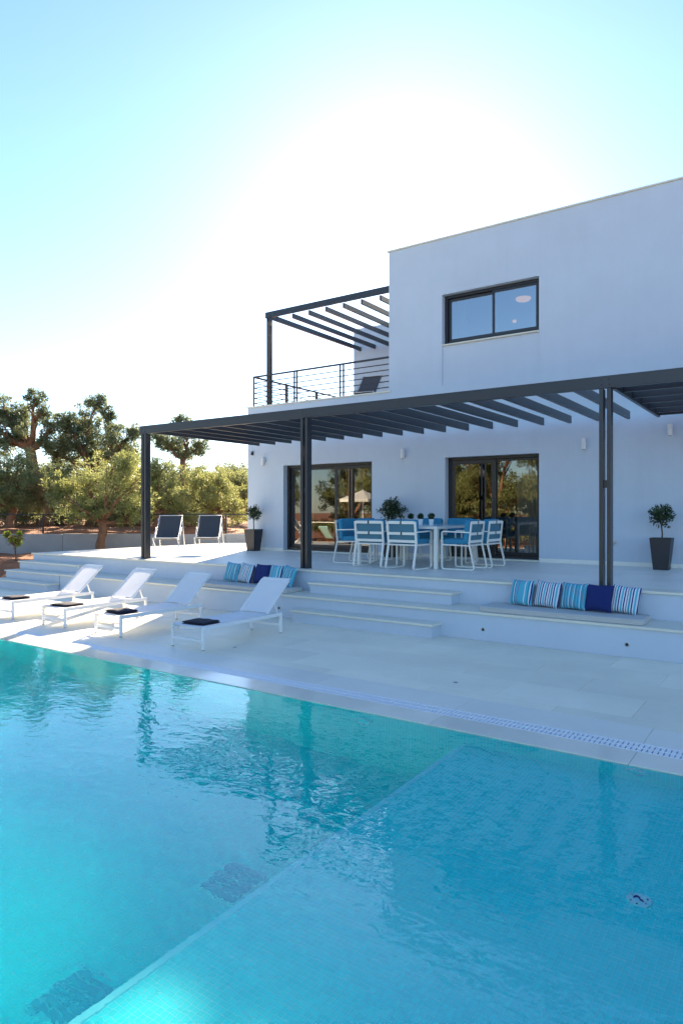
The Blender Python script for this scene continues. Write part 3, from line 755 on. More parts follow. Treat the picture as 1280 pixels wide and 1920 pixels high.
# ------------------------------------------------------------------ loungers and towels
def make_lounger(label):
    o = thing('sun_lounger', label, 'sun lounger', group='white loungers on the pool deck')
    W, H = 0.27, 0.285
    for s in (-1, 1):
        MB().cbox(s * W - 0.0175, s * W + 0.0175, 0.0, 1.50, H - 0.045, H, 0.004).build('side_rail', M['white_alu'], o)
        for y in (0.0, 1.465):
            lg_ = MB().cbox(s * W - 0.0174, s * W + 0.0174, y + 0.0005, y + 0.0345, 0.006, H - 0.0455, 0.003).build('leg', M['white_alu'], o)
            MB().cbox(s * W - 0.013, s * W + 0.013, y + 0.004, y + 0.031, 0.0, 0.0058, 0.001).build('foot_cap', M['black'], lg_)
        # folding strut behind the back
        MB().bar((s * (W - 0.05), 1.47, H - 0.02), (s * (W - 0.05), 1.40, 0.445), 0.012, 0.018).build('strut', M['white_alu'], o)
        MB().bar((s * (W - 0.03), 1.225, H + 0.012), (s * (W - 0.03), 1.70, 0.71), 0.026, 0.022).build('back_rail', M['white_alu'], o)
    for y, z in ((0.017, 0.115), (1.48, 0.115)):
        MB().bar((-W + 0.018, y, z), (W - 0.018, y, z), 0.028, 0.03).build('crossbar', M['white_alu'], o)
    MB().tube([(-W + 0.03, 1.70, 0.712), (W - 0.03, 1.70, 0.712)], 0.013, 8).build('head_bar', M['white_alu'], o)
    MB().tube([(-W + 0.018, 1.23, H - 0.012), (W - 0.018, 1.23, H - 0.012)], 0.011, 8).build('hinge_bar', M['white_alu'], o)
    m = MB(); V = []
    NX, NY = 8, 22
    for j in range(NY + 1):
        t = j / NY; y = -0.012 + 1.235 * t
        for i in range(NX + 1):
            sx = -1 + 2 * i / NX
            z = H + 0.006 - 0.022 * (1 - sx * sx) * math.sin(math.pi * min(1, max(0, t))) ** 0.6
            if t < 0.04: z -= 0.016 * (1 - sx * sx)
            V.append((sx * (W - 0.012), y, z))
    m.add(V, [(j * (NX + 1) + i, j * (NX + 1) + i + 1, (j + 1) * (NX + 1) + i + 1, (j + 1) * (NX + 1) + i) for j in range(NY) for i in range(NX)])
    m.tube([((-1 + 2 * i / 12) * (W - 0.02), -0.010, H - 0.012 - 0.04 * (1 - (-1 + 2 * i / 12) ** 2)) for i in range(13)], 0.006, 6)
    m.build('seat_sling', M['sling'], o, smooth=True)
    m = MB(); V = []
    for j in range(NY + 1):
        t = j / NY
        for i in range(NX + 1):
            sx = -1 + 2 * i / NX
            sag = 0.02 * (1 - sx * sx) * math.sin(math.pi * t)
            y, z = 1.235 + 0.475 * t, H + 0.012 + (0.735 - H - 0.012) * t
            curl = max(0, t - 0.9) * 0.25
            V.append((sx * (W - 0.014), y + sag * 0.65 + curl, z - sag * 0.75 - curl * 0.5 + 0.012))
    m.add(V, [(j * (NX + 1) + i, j * (NX + 1) + i + 1, (j + 1) * (NX + 1) + i + 1, (j + 1) * (NX + 1) + i) for j in range(NY) for i in range(NX)])
    m.build('back_sling', M['sling'], o, smooth=True)
    return o
def make_towel(label):
    o = thing('folded_towel', label, 'towel', group='folded navy towels on the loungers')
    for k, (w, d, z0, th) in enumerate(((0.36, 0.30, 0.0, 0.018), (0.355, 0.29, 0.019, 0.018))):
        m = MB(); V = []
        prof = [(-d / 2, 0.002), (-d / 2 - 0.004, th * 0.5), (-d / 2, th - 0.002), (-d / 4, th + 0.002), (0, th), (d / 4, th + 0.003), (d / 2, th - 0.001), (d / 2 + 0.006, th * 0.5), (d / 2, 0.001)]
        NXs = 10
        for i in range(NXs + 1):
            x = -w / 2 + w * i / NXs
            e = 1 - 0.35 * (abs(2 * i / NXs - 1) ** 8)
            for y, z in prof: V.append((x, y, z0 + z * e + 0.003 * math.sin(i * 1.3 + k * 2) * (z > th * 0.6)))
        n = len(prof)
        Fc = [(i * n + j, (i + 1) * n + j, (i + 1) * n + (j + 1) % n, i * n + (j + 1) % n) for i in range(NXs) for j in range(n)]
        Fc += [tuple(range(n)), tuple(NXs * n + j for j in range(n))[::-1]]
        m.add(V, Fc)
        m.build('fold', M['towel'], o, smooth=True)
    return o
lxs = [-6.33, -7.90, -9.17, -10.56]
lrz = [0.0, 0.0, 0.01, 0.02]
llab = ['white sun lounger wholly in shade, closest to the steps and the striped pillows', 'white sun lounger second from the stone steps, with shaded backrest',
        'white sun lounger with a sunlit streak on half its backrest', 'white sun lounger by the corner stairs, its backrest striped with sun']
tlab = ['folded navy towel on the lounger closest to the steps', 'folded navy towel on the second lounger from the stone steps',
        'folded dark towel on the lounger with the half sunlit backrest', 'folded dark towel on the lounger by the corner stairs']
L0 = make_lounger(llab[0]); T0 = make_towel(tlab[0])
for i in range(4):
    l = L0 if i == 0 else copy_tree(L0, None, llab[i])
    l.location = (lxs[i], 5.81, 0.0); l.rotation_euler = (0, 0, lrz[i])
    t = T0 if i == 0 else copy_tree(T0, None, tlab[i])
    t.location = (lxs[i] + 0.02, 6.03, 0.283); t.rotation_euler = (0, 0, (0.06, -0.10, 0.16, -0.05)[i]); t.scale = ((1, 1, 1), (1.06, 0.94, 1.2), (1.0, 1.05, 0.9), (0.96, 1.0, 1.1))[i]

# ------------------------------------------------------------------ bench cushions and pillows
def soft_box(m, x0, x1, y0, y1, z0, z1, r):
    """Rounded slab."""
    V, Fc = [], []
    NXs, NYs = 14, 6
    prof = [(0.0, 0.0), (-r, r * 0.35), (-r, r), (-r, (z1 - z0) - r), (-r * 0.7, (z1 - z0) - r * 0.3), (0, z1 - z0)]
    cx, cy = (x0 + x1) / 2, (y0 + y1) / 2
    per_ = []
    for k in range(40):
        t = 2 * math.pi * k / 40
        c, s = math.cos(t), math.sin(t)
        e = 0.16
        per_.append((math.copysign(abs(c) ** e, c), math.copysign(abs(s) ** e, s)))
    n = len(per_)
    for ins, z in prof:
        for a, b in per_:
            V.append((cx + a * ((x1 - x0) / 2 - r - ins), cy + b * ((y1 - y0) / 2 - r - ins), z0 + z))
    for i in range(len(prof) - 1):
        for k in range(n): Fc.append((i * n + k, i * n + (k + 1) % n, (i + 1) * n + (k + 1) % n, (i + 1) * n + k))
    Fc.append(tuple(range(n))[::-1]); Fc.append(tuple((len(prof) - 1) * n + k for k in range(n)))
    return m.add(V, Fc)
def pad(label, x0, x1):
    o = thing('bench_cushion', label, 'cushion', ((x0 + x1) / 2, 8.62, 0.3755), group='grey seat cushions on the ledge')
    h = (x1 - x0) / 2
    soft_box(MB(), -h, h, -0.24, 0.28, 0.0, 0.068, 0.014).build('pad', M['seat_pad'], o)
    MB().path([(-h + 0.01, -0.2435, 0.052), (h - 0.01, -0.2435, 0.052)], 0.004, 0.004, (0, 1, 0)).build('piping', M['seat_pad'], o)
pad('long pale grey seat cushion on the ledge behind the nearest lounger', -9.2, -6.88)
pad('long pale grey seat cushion on the ledge below the double post', -3.6, -1.57)
def pillow_mesh(s, th):
    N_ = 16; V, Fc = [], []
    for side in (1, -1):
        for j in range(N_ + 1):
            for i in range(N_ + 1):
                u_, v_ = -1 + 2 * i / N_, -1 + 2 * j / N_
                k = max(0.0, (1 - u_ ** 4)) ** 0.5 * max(0.0, (1 - v_ ** 4)) ** 0.5
                pin = 1 - 0.075 * (1 - v_ * v_) * abs(u_) ** 3
                pin2 = 1 - 0.075 * (1 - u_ * u_) * abs(v_) ** 3
                V.append((u_ * s / 2 * pin, side * (-th / 2) * k + 0.004 * math.sin(5 * u_ + 3 * v_) * k, v_ * s / 2 * pin2))
    n = (N_ + 1) ** 2
    for side in (0, 1):
        for j in range(N_):
            for i in range(N_):
                q = [side * n + j * (N_ + 1) + i, side * n + j * (N_ + 1) + i + 1, side * n + (j + 1) * (N_ + 1) + i + 1, side * n + (j + 1) * (N_ + 1) + i]
                Fc.append(tuple(q if side == 0 else q[::-1]))
    return MB().add(V, Fc)
pm = {}
def pillow(u, key, label, y=8.80, yaw=0.0, lean=-0.30, s=0.345, roll=0.0):
    if key not in pm:
        pm[key] = pillow_mesh(0.345, 0.12).mesh('pillow'); pm[key].materials.append(M[key])
    o = link('pillow', pm[key], None, smooth=True)
    o.location = (at_y(u, y), y, 0.444 + s / 2 * math.cos(lean) + 0.006)
    o.rotation_euler = (lean, roll, yaw)
    return tag(o, label, 'pillow', 'throw pillows on the ledge cushions')
R1 = 'below the double post'
pillow(978, 'stripe_teal', 'pale teal striped pillow at the step end ' + R1, yaw=-0.25)
pillow(1026, 'stripe_bold', 'bold navy and white striped pillow second from the steps ' + R1, yaw=-0.1, roll=0.07)
pillow(1075, 'stripe_fine', 'fine teal pin-striped pillow in the middle of the row ' + R1, yaw=-0.2)
pillow(1122, 'navy', 'plain navy blue pillow ' + R1, yaw=-0.12, y=8.77)
pillow(1171, 'stripe_bold', 'bold navy and white striped pillow next to the navy one, outermost ' + R1, yaw=-0.05, roll=0.09)
R2 = 'behind the nearest lounger'
pillow(436, 'stripe_fine', 'mauve and navy striped pillow farthest from the steps ' + R2, yaw=-0.05, roll=0.06, y=8.84)
pillow(462, 'stripe_bold', 'striped pillow left of the navy one ' + R2, yaw=-0.15, roll=0.1, y=8.82)
pillow(492, 'navy', 'plain navy blue pillow ' + R2, yaw=-0.05, y=8.84)
pillow(518, 'stripe_teal', 'pale teal striped pillow right of the navy one ' + R2, yaw=-0.2, y=8.84)
pillow(541, 'stripe_fine', 'turquoise striped pillow at the step end ' + R2, yaw=-0.35, roll=0.12, y=8.78)

# ------------------------------------------------------------------ dining set
def make_chair(label):
    o = thing('dining_chair', label, 'chair', group='blue dining chairs around the table')   # faces +y
    W, fm = 0.275, M['cream_alu']
    for s in (-1, 1):
        x = s * W
        side = [(x, -0.24, 0.80), (x, -0.20, 0.44), (x, -0.205, 0.40), (x, -0.285, 0.05), (x, -0.275, 0.02), (x, -0.25, 0.011), (x, 0.25, 0.011), (x, 0.275, 0.022), (x, 0.285, 0.05),
                (x, 0.285, 0.60), (x, 0.275, 0.628), (x, 0.25, 0.637), (x, -0.215, 0.625)]
        MB().path(side, 0.036, 0.02, (1, 0, 0)).build('side_frame', fm, o)
        MB().bar((x, -0.20, 0.405), (x, 0.28, 0.415), 0.03, 0.022).build('seat_rail', fm, o)
    for y, z, h in ((-0.238, 0.785, 0.05), (-0.222, 0.60, 0.045), (-0.206, 0.47, 0.045), (-0.20, 0.408, 0.022), (0.275, 0.41, 0.022)):
        MB().bar((-W + 0.018, y, z), (W - 0.018, y, z), 0.018, h).build('crossbar', fm, o)
    m = MB()
    m.add([(-W + 0.03, -0.216, 0.77), (W - 0.03, -0.216, 0.77), (W - 0.03, -0.186, 0.44), (-W + 0.03, -0.186, 0.44)], [(0, 1, 2, 3)])
    m.build('back_panel', M['blue_back'], o)
    bc = soft_box(MB(), -W + 0.005, W - 0.005, -0.20, 0.20, -0.045, 0.045, 0.02).build('back_cushion', M['blue'], o)
    bc.location = (0, -0.148, 0.635); bc.rotation_euler = (math.radians(90 + 5), 0, 0)
    sc_ = soft_box(MB(), -W + 0.02, W - 0.02, -0.17, 0.285, 0.0, 0.085, 0.022).build('seat_cushion', M['blue'], o, loc=(0, 0, 0.425))
    for y, z, h in ((-0.249, 0.785, 0.054), (-0.233, 0.60, 0.05)):
        MB().cbox(-0.014, 0.014, y - 0.003, y + 0.003, z - h / 2, z + h / 2, 0.001).build('strap', M['black'], o)
    return o
TBX, TBY, TBS = -5.95, 11.08, 0.80
chairs = [(-6.32, 10.22, 0.02, 'blue cushioned chair with its back to the pool, farther from the double post'),
          (-5.62, 10.16, -0.06, 'blue cushioned chair with its back to the pool, beside the near table leg'),
          (-4.80, 10.62, math.pi / 2 + 0.02, 'blue chair side-on at the table end toward the double post, nearer the steps'),
          (-4.74, 11.28, math.pi / 2 - 0.02, 'blue chair at the table end toward the double post, nearer the glass door'),
          (-7.12, 10.75, -math.pi / 2 + 0.02, 'blue chair at the far table end, nearer the steps, mostly hidden'),
          (-7.15, 11.45, -math.pi / 2 - 0.02, 'blue chair at the far table end, nearer the house wall, mostly hidden'),
          (-6.25, 12.02, math.pi, 'blue chair facing the pool behind the small potted balls'),
          (-5.56, 12.0, math.pi + 0.03, 'blue chair facing the pool in front of the sliding door')]
ch0 = make_chair(chairs[0][3])
for i, (x, y, rz, lb) in enumerate(chairs):
    c = ch0 if i == 0 else copy_tree(ch0, None, lb)
    c.location = (x, y, Z_T + 0.001); c.rotation_euler = (0, 0, rz)
tb = thing('dining_table', 'square off-white dining table with pale glass top on the terrace', 'table', (TBX, TBY, Z_T + 0.001))
for sx in (-1, 1):
    for sy in (-1, 1):
        MB().cbox(sx * (TBS - 0.03) - 0.03, sx * (TBS - 0.03) + 0.03, sy * (TBS - 0.03) - 0.03, sy * (TBS - 0.03) + 0.03, 0.0, 0.672, 0.004).build('leg', M['cream_alu'], tb)
fr = MB().cbox(-TBS, TBS, -TBS, -TBS + 0.05, 0.673, 0.715, 0.003).cbox(-TBS, TBS, TBS - 0.05, TBS, 0.673, 0.715, 0.003).cbox(-TBS, -TBS + 0.05, -TBS + 0.051, TBS - 0.051, 0.673, 0.715, 0.003).cbox(TBS - 0.05, TBS, -TBS + 0.051, TBS - 0.051, 0.673, 0.715, 0.003)
fr.build('apron', M['cream_alu'], tb)
MB().cbox(-TBS + 0.004, TBS - 0.004, -TBS + 0.004, TBS - 0.004, 0.716, 0.726, 0.003).build('table_top', M['tabletop'], tb)

# leaf cloud
def leaf_cloud(name, m, parent, centers, radii, per, L, W, nrng, up=0.2, sq=1.0):
    """Many small rhombic leaves around clump centres."""
    c = np.repeat(np.asarray(centers), per, axis=0)
    r = np.repeat(np.asarray(radii), per)
    n = len(c)
    d = nrng.normal(size=(n, 3)); d /= np.linalg.norm(d, axis=1)[:, None]
    rad = nrng.random(n) ** 0.5
    p = c + d * (rad * r)[:, None] * np.array([1, 1, sq])
    ax = nrng.normal(size=(n, 3)) * 0.8 + d * 0.9 + np.array([0, 0, up]); ax /= np.linalg.norm(ax, axis=1)[:, None]
    o = nrng.normal(size=(n, 3)); s = np.cross(ax, o); s /= np.linalg.norm(s, axis=1)[:, None]
    l = L * (0.7 + 0.6 * nrng.random(n))[:, None]; w = W * (0.7 + 0.6 * nrng.random(n))[:, None]
    V = np.empty((n, 4, 3))
    V[:, 0] = p; V[:, 1] = p + ax * l * 0.45 + s * w * 0.5; V[:, 2] = p + ax * l; V[:, 3] = p + ax * l * 0.45 - s * w * 0.5
    me = bpy.data.meshes.new(name)
    me.vertices.add(4 * n); me.vertices.foreach_set('co', V.reshape(-1))
    me.loops.add(4 * n); me.loops.foreach_set('vertex_index', np.arange(4 * n))
    me.polygons.add(n); me.polygons.foreach_set('loop_start', np.arange(0, 4 * n, 4))
    me.update(calc_edges=True)
    return link(name, me, m, parent)
def potted_tree(label, x, y, seed, crown_r=0.17, cz=0.9):
    nr = np.random.default_rng(seed); rr = random.Random(seed)
    o = thing('potted_tree', label, 'plant', (x, y, Z_T + 0.001), group='bay trees in charcoal planters')
    m = MB(); V = []
    H = 0.53
    for s, z in ((0.115, 0.0), (0.165, H), (0.15, H), (0.145, H - 0.05)):
        V += [(-s, -s, z), (s, -s, z), (s, s, z), (-s, s, z)]
    Fc = [(3, 2, 1, 0)] + [(4 * i + k, 4 * i + (k + 1) % 4, 4 * i + 4 + (k + 1) % 4, 4 * i + 4 + k) for i in range(3) for k in range(4)]
    m.add(V, Fc).build('planter', M['pot'], o)
    MB().box(-0.146, 0.146, -0.146, 0.146, H - 0.07, H - 0.045).build('potting_soil', M['soilpot'], o)
    t = MB()
    top = cz - 0.06
    t.tube([(0, 0, H - 0.05), (0.008, 0.004, H + 0.06), (-0.004, 0.0, top - 0.10)], [0.013, 0.011, 0.011], 8)
    cs = []
    for k in range(5):
        a = 2 * math.pi * k / 5 + rr.random()
        e = (math.cos(a) * crown_r * 0.6, math.sin(a) * crown_r * 0.6, top + rr.uniform(0.0, 0.14))
        t.tube([(-0.004, 0, top - 0.105), (e[0] * 0.4, e[1] * 0.4, (top - 0.10 + e[2]) / 2), e], [0.008, 0.006, 0.003], 6)
    t.build('trunk', M['stem'], o, smooth=True)
    n = int(46 * (crown_r / 0.17) ** 2)
    cen, rad = [], []
    while len(cen) < n:
        q = nr.uniform(-1, 1, 3)
        if np.linalg.norm(q) > 1 or np.linalg.norm(q) < 0.35: continue
        q = q * (1 + 0.25 * nr.normal())
        cen.append((q[0] * crown_r * 0.92, q[1] * crown_r * 0.92, top + 0.06 + q[2] * crown_r * 0.82)); rad.append(0.045 + 0.02 * nr.random())
    leaf_cloud('crown', M['topiary'], o, cen, rad, 17, 0.048, 0.024, nr)
potted_tree('small bay tree in tapered charcoal planter at the house corner', -11.25, 12.5, 3, 0.20, 0.93)
potted_tree('small bay tree in tapered charcoal planter under the slatted bay', -2.03, 12.36, 11, 0.19, 0.90)
potted_tree('small bay tree in planter against the wall behind the dining table', -7.3, 12.45, 5, 0.27, 1.0)
for i, (u, lb) in enumerate(((770, 'little clipped ball plant in white pot on the table, farthest from the glass door'), (788, 'little clipped ball plant in white pot on the table, middle of three'), (808, 'little clipped ball plant in white pot on the table, tallest and nearest the door'))):
    y = 11.0
    nr = np.random.default_rng(20 + i)
    o = thing('table_plant', lb, 'plant', (at_y(u, y), y, Z_T + 0.7275), group='potted balls on the table')
    MB().lathe([(0, 0), (0.034, 0), (0.048, 0.105), (0.043, 0.105), (0.04, 0.09), (0, 0.09)], 20).build('pot', M['whitepot'], o, smooth=False)
    R_ = (0.05, 0.05, 0.056)[i]
    d = nr.normal(size=(60, 3)); d /= np.linalg.norm(d, axis=1)[:, None]
    leaf_cloud('foliage', M['box'], o, d * R_ * 0.86 + np.array([0, 0, 0.155]), [0.014] * 60, 14, 0.018, 0.011, nr)
    MB().lathe([(0, -R_ * .8), (R_ * .55, -R_ * .6), (R_ * .8, 0), (R_ * .55, R_ * .6), (0, R_ * .8)], 12, c=(0, 0, 0.155)).build('foliage_core', M['box'], o, smooth=True)

# ------------------------------------------------------------------ folding beach chairs
def make_beach_chair(label):
    o = thing('folding_chair', label, 'chair', group='folding sling chairs')      # faces -y
    W, am = 0.26, M['alu']
    for s in (-1, 1):
        x = s * W
        MB().tube([(x, -0.02, 0.375), (x, 0.12, 0.34), (x, 0.60, 0.87)], 0.010, 8).build('back_rail', am, o, smooth=True)
        MB().tube([(x * 1.06, -0.04, 0.37), (x * 1.06, 0.42, 0.012)], 0.010, 8).build('leg', am, o, smooth=True)
        MB().tube([(x * 1.12, -0.06, 0.012), (x * 1.12, 0.36, 0.60)], 0.010, 8).build('leg', am, o, smooth=True)
        MB().tube([(x * 1.06, 0.52, 0.80), (x * 1.12, 0.78, 0.012)], 0.010, 8).build('rear_leg', am, o, smooth=True)
    for y, z in ((-0.055, 0.02), (0.41, 0.02), (0.60, 0.87), (0.775, 0.02), (-0.03, 0.372)):
        MB().tube([(-W * 1.08, y, z), (W * 1.08, y, z)], 0.009, 8).build('crossbar', am, o, smooth=True)
    pts = [(-0.035, 0.385), (0.02, 0.345), (0.08, 0.33), (0.16, 0.36), (0.26, 0.47), (0.38, 0.605), (0.50, 0.74), (0.60, 0.865), (0.612, 0.884)]
    m = MB(); V = []
    for y, z in pts:
        V += [(-W + 0.012, y, z), (0, y + 0.008, z - 0.008), (W - 0.012, y, z)]
    m.add(V, [(3 * i + k, 3 * i + k + 1, 3 * i + k + 4, 3 * i + k + 3) for i in range(len(pts) - 1) for k in range(2)])
    m.build('sling', M['navy_sling'], o, smooth=True)
    return o
b0 = make_beach_chair('dark sling folding chair on the sunny terrace beside the corner post')
b1 = copy_tree(b0, None, 'dark sling folding chair on the sunny terrace nearer the house wall')
b2 = copy_tree(b0, None, 'dark sling folding chair up on the balcony')
fz = math.radians(36)
b0.location = (-11.98, 10.35, Z_T + 0.001); b0.rotation_euler = (0, 0, fz)
b1.location = (-11.42, 11.08, Z_T + 0.001); b1.rotation_euler = (0, 0, fz)
b2.location = (-8.75, 13.6, 4.161); b2.rotation_euler = (0, 0, math.radians(10))
# stack of bricks by the house corner
rr = random.Random(4)
bs = thing('brick_stack', 'small stack of orange bricks at the house corner', 'bricks', (-11.98, 13.6, Z_T))
bmesh_ = MB().cbox(-0.12, 0.12, -0.06, 0.06, 0.0, 0.062, 0.004).mesh('brick')
for k in range(5):
    for j in (0, 1):
        b = link('brick', bmesh_, M['brick'], bs, loc=(rr.uniform(-.02, .02), j * 0.13 + rr.uniform(-.006, .006), 0.001 + k * 0.0635)); b.rotation_euler = (0, 0, rr.uniform(-.1, .1))

# ------------------------------------------------------------------ garden wall and fence
def wp(s, t, z): return (W0[0] + WD[0] * s + WN[0] * t, W0[1] + WD[1] * s + WN[1] * t, z)
WL = float(np.linalg.norm(W1 - W0))
ang = math.atan2(WD[1], WD[0])
gw = thing('garden_wall', 'low grey concrete retaining wall behind the terrace', 'wall', (W0[0], W0[1], 0), ang)
n = 9
for k in range(n):
    MB().cbox(k * WL / n + 0.004, (k + 1) * WL / n - 0.004, -0.1, 0.1, -0.1, 0.985 + 0.012 * math.sin(k * 2.1), 0.008).build('panel', M['concrete'], gw)
fe = thing('wire_fence', 'black wire fence on posts along the garden wall', 'fence', (W0[0], W0[1], 0), ang)
FT, npst = 1.58, 12
for k in range(npst + 1):
    s = min(WL - 0.03, max(0.03, k * WL / npst))
    MB().cbox(s - 0.024, s + 0.024, -0.024, 0.024, 1.0, FT, 0.003).build('post', M['fence'], fe)
MB().cbox(0.03, WL - 0.03, -0.02, 0.02, FT + 0.001, FT + 0.035, 0.003).build('top_rail', M['fence'], fe)
for k in range(npst):
    a, b = k * WL / npst, (k + 1) * WL / npst
    m = MB(); nn = int((b - a) / 0.07)
    for i in range(1, nn): m.bar((a + (b - a) * i / nn, 0, 1.01), (a + (b - a) * i / nn, 0, FT), 0.0035, 0.0035)
    for z in np.arange(1.08, FT, 0.07): m.bar((a, 0, z), (b, 0, z), 0.0035, 0.0035)
    m.build('wire_panel', M['fence'], fe)

# ------------------------------------------------------------------ trees
def make_tree(name, label, base, lobes, tr, leafm, seed, L=0.09, W=0.024, dens=1.0, group=None, fork=0.45, clump=0.22, lean=(0, 0), limb=0.3):
    """lobes: (x, y, z, rx, rz) in world space. Trunk forks into one limb per lobe."""
    nr = np.random.default_rng(seed); rr = random.Random(seed)
    o = thing(name, label, 'tree', tuple(base), group=group)
    B = np.array(base)
    lob = [np.array(l[:3]) - B for l in lobes]
    cen = np.mean(lob, axis=0)
    zmin = min(l[2] - lobes[i][4] for i, l in enumerate(lob))
    fk = np.array([cen[0] * fork * 0.7 + lean[0], cen[1] * fork * 0.7 + lean[1], max(0.35, min(cen[2] * fork * 1.25, cen[2] * 0.8))])
    t = MB()
    pts, rad = [], []
    for k in range(7):
        q = k / 6
        p = fk * q + np.array([0.09 * math.sin(q * 5 + seed), 0.08 * math.cos(q * 4 + seed), 0]) * q * (1 - q) * 4 * tr * 4
        pts.append(tuple(p)); rad.append(tr * (1.2 - 0.45 * q ** 0.5 + (0.2 if k == 0 else 0)))
    t.tube(pts, rad, 12, True, rr, 0.14)
    for i, l in enumerate(lob):
        p0, p1 = fk * 0.96, l
        mid = (p0 + p1) / 2 + nr.normal(size=3) * 0.12 * np.linalg.norm(p1 - p0)
        seq = []
        for k in range(8):
            q = k / 7
            seq.append(tuple((1 - q) ** 2 * p0 + 2 * q * (1 - q) * mid + q * q * p1 + nr.normal(size=3) * 0.03 * (0 < k)))
        r0 = tr * rr.uniform(limb, limb + 0.2)
        t.tube(seq, [r0 * (1 - 0.75 * k / 7) + 0.008 for k in range(8)], 8, True, rr, 0.1)
        for k in range(7):
            a = np.array(seq[rr.randint(3, 7)])
            d = nr.normal(size=3); d /= np.linalg.norm(d)
            e = l + d * np.array([lobes[i][3], lobes[i][3], lobes[i][4]]) * 0.85
            m_ = (a + e) / 2 + nr.normal(size=3) * 0.08
            t.tube([tuple(a), tuple(m_), tuple(e)], [r0 * 0.3 + 0.005, r0 * 0.18 + 0.004, 0.004], 5, True)
    t.build('trunk', M['bark'], o, smooth=True)
    cs, rs = [], []
    for i, l in enumerate(lob):
        rx, rz = lobes[i][3], lobes[i][4]
        nn = int(dens * (10 + 60 * rx * rx * rz ** 0.5 / (clump * 4)))
        for _ in range(nn):
            d = nr.normal(size=3); d /= np.linalg.norm(d)
            k = nr.random() ** 0.42 * (1 + 0.24 * nr.normal())
            cs.append(l + d * k * np.array([rx, rx, rz])); rs.append(clump * (0.4 + 0.85 * nr.random() ** 1.5))
    leaf_cloud('crown', leafm, o, cs, rs, 75, L, W, nr, up=0.15, sq=0.75)
    return o
def px_lobes(D, ls, jit=0.5, seed=1, grow=1.12):
    r = random.Random(seed); out = []
    for u, v, ru, rv in ls:
        d = D + r.uniform(-jit, jit); p = at(u, v, d)
        out.append((p[0], p[1], p[2], grow * ru / FPX * d, grow * rv / FPX * d))
    return out
def px_base(u, D, z):
    p = at(u, 958, D); return (p[0], p[1], z)
G = 'olive trees around the garden wall'
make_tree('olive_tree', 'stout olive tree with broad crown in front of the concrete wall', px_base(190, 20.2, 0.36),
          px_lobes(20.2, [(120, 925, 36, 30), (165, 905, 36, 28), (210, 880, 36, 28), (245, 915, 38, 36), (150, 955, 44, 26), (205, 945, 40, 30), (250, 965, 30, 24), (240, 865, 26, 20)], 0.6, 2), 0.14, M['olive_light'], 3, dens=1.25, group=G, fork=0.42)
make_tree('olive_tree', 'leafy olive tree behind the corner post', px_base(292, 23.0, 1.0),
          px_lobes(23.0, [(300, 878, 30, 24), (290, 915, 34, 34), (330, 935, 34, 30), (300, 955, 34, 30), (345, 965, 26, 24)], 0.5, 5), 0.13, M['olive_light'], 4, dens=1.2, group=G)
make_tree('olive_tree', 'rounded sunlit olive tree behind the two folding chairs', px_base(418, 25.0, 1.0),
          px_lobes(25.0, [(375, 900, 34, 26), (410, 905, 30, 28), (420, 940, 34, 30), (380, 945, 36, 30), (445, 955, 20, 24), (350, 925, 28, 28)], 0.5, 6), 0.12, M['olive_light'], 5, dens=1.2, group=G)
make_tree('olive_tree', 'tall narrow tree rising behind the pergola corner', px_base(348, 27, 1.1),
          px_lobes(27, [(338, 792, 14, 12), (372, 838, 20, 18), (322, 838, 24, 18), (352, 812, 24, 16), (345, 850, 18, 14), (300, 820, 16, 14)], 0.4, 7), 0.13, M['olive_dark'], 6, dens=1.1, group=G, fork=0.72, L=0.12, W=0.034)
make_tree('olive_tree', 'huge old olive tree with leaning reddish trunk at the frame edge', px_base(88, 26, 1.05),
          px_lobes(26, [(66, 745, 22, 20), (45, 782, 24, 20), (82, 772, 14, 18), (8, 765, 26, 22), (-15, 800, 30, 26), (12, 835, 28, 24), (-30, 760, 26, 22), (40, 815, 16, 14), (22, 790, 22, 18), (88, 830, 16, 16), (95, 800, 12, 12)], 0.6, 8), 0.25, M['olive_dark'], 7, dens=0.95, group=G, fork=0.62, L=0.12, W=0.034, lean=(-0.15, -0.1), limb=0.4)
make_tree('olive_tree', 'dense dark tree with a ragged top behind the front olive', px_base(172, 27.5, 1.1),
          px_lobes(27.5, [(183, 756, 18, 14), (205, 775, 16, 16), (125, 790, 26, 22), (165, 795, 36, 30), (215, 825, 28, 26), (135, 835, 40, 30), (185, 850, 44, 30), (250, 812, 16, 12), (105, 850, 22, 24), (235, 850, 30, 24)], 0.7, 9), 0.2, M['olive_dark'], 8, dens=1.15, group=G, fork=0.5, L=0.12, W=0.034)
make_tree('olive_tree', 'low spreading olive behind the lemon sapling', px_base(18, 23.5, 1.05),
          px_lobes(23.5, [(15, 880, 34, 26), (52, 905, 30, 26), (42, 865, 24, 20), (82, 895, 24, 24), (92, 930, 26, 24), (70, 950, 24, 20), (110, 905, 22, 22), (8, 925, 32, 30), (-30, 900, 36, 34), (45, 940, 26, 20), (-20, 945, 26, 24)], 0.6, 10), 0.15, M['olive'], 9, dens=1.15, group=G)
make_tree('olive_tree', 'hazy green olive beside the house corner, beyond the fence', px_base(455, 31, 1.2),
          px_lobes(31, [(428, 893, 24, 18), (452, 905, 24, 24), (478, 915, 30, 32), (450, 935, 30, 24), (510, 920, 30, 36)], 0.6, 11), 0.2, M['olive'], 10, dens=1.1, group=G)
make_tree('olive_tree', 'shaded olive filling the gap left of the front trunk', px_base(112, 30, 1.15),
          px_lobes(30, [(95, 925, 40, 34), (140, 945, 36, 28), (70, 960, 34, 22), (165, 905, 36, 36), (120, 890, 34, 30), (120, 968, 40, 20)], 0.8, 12), 0.15, M['olive_dark'], 11, dens=1.1, group=G, L=0.12, W=0.034)
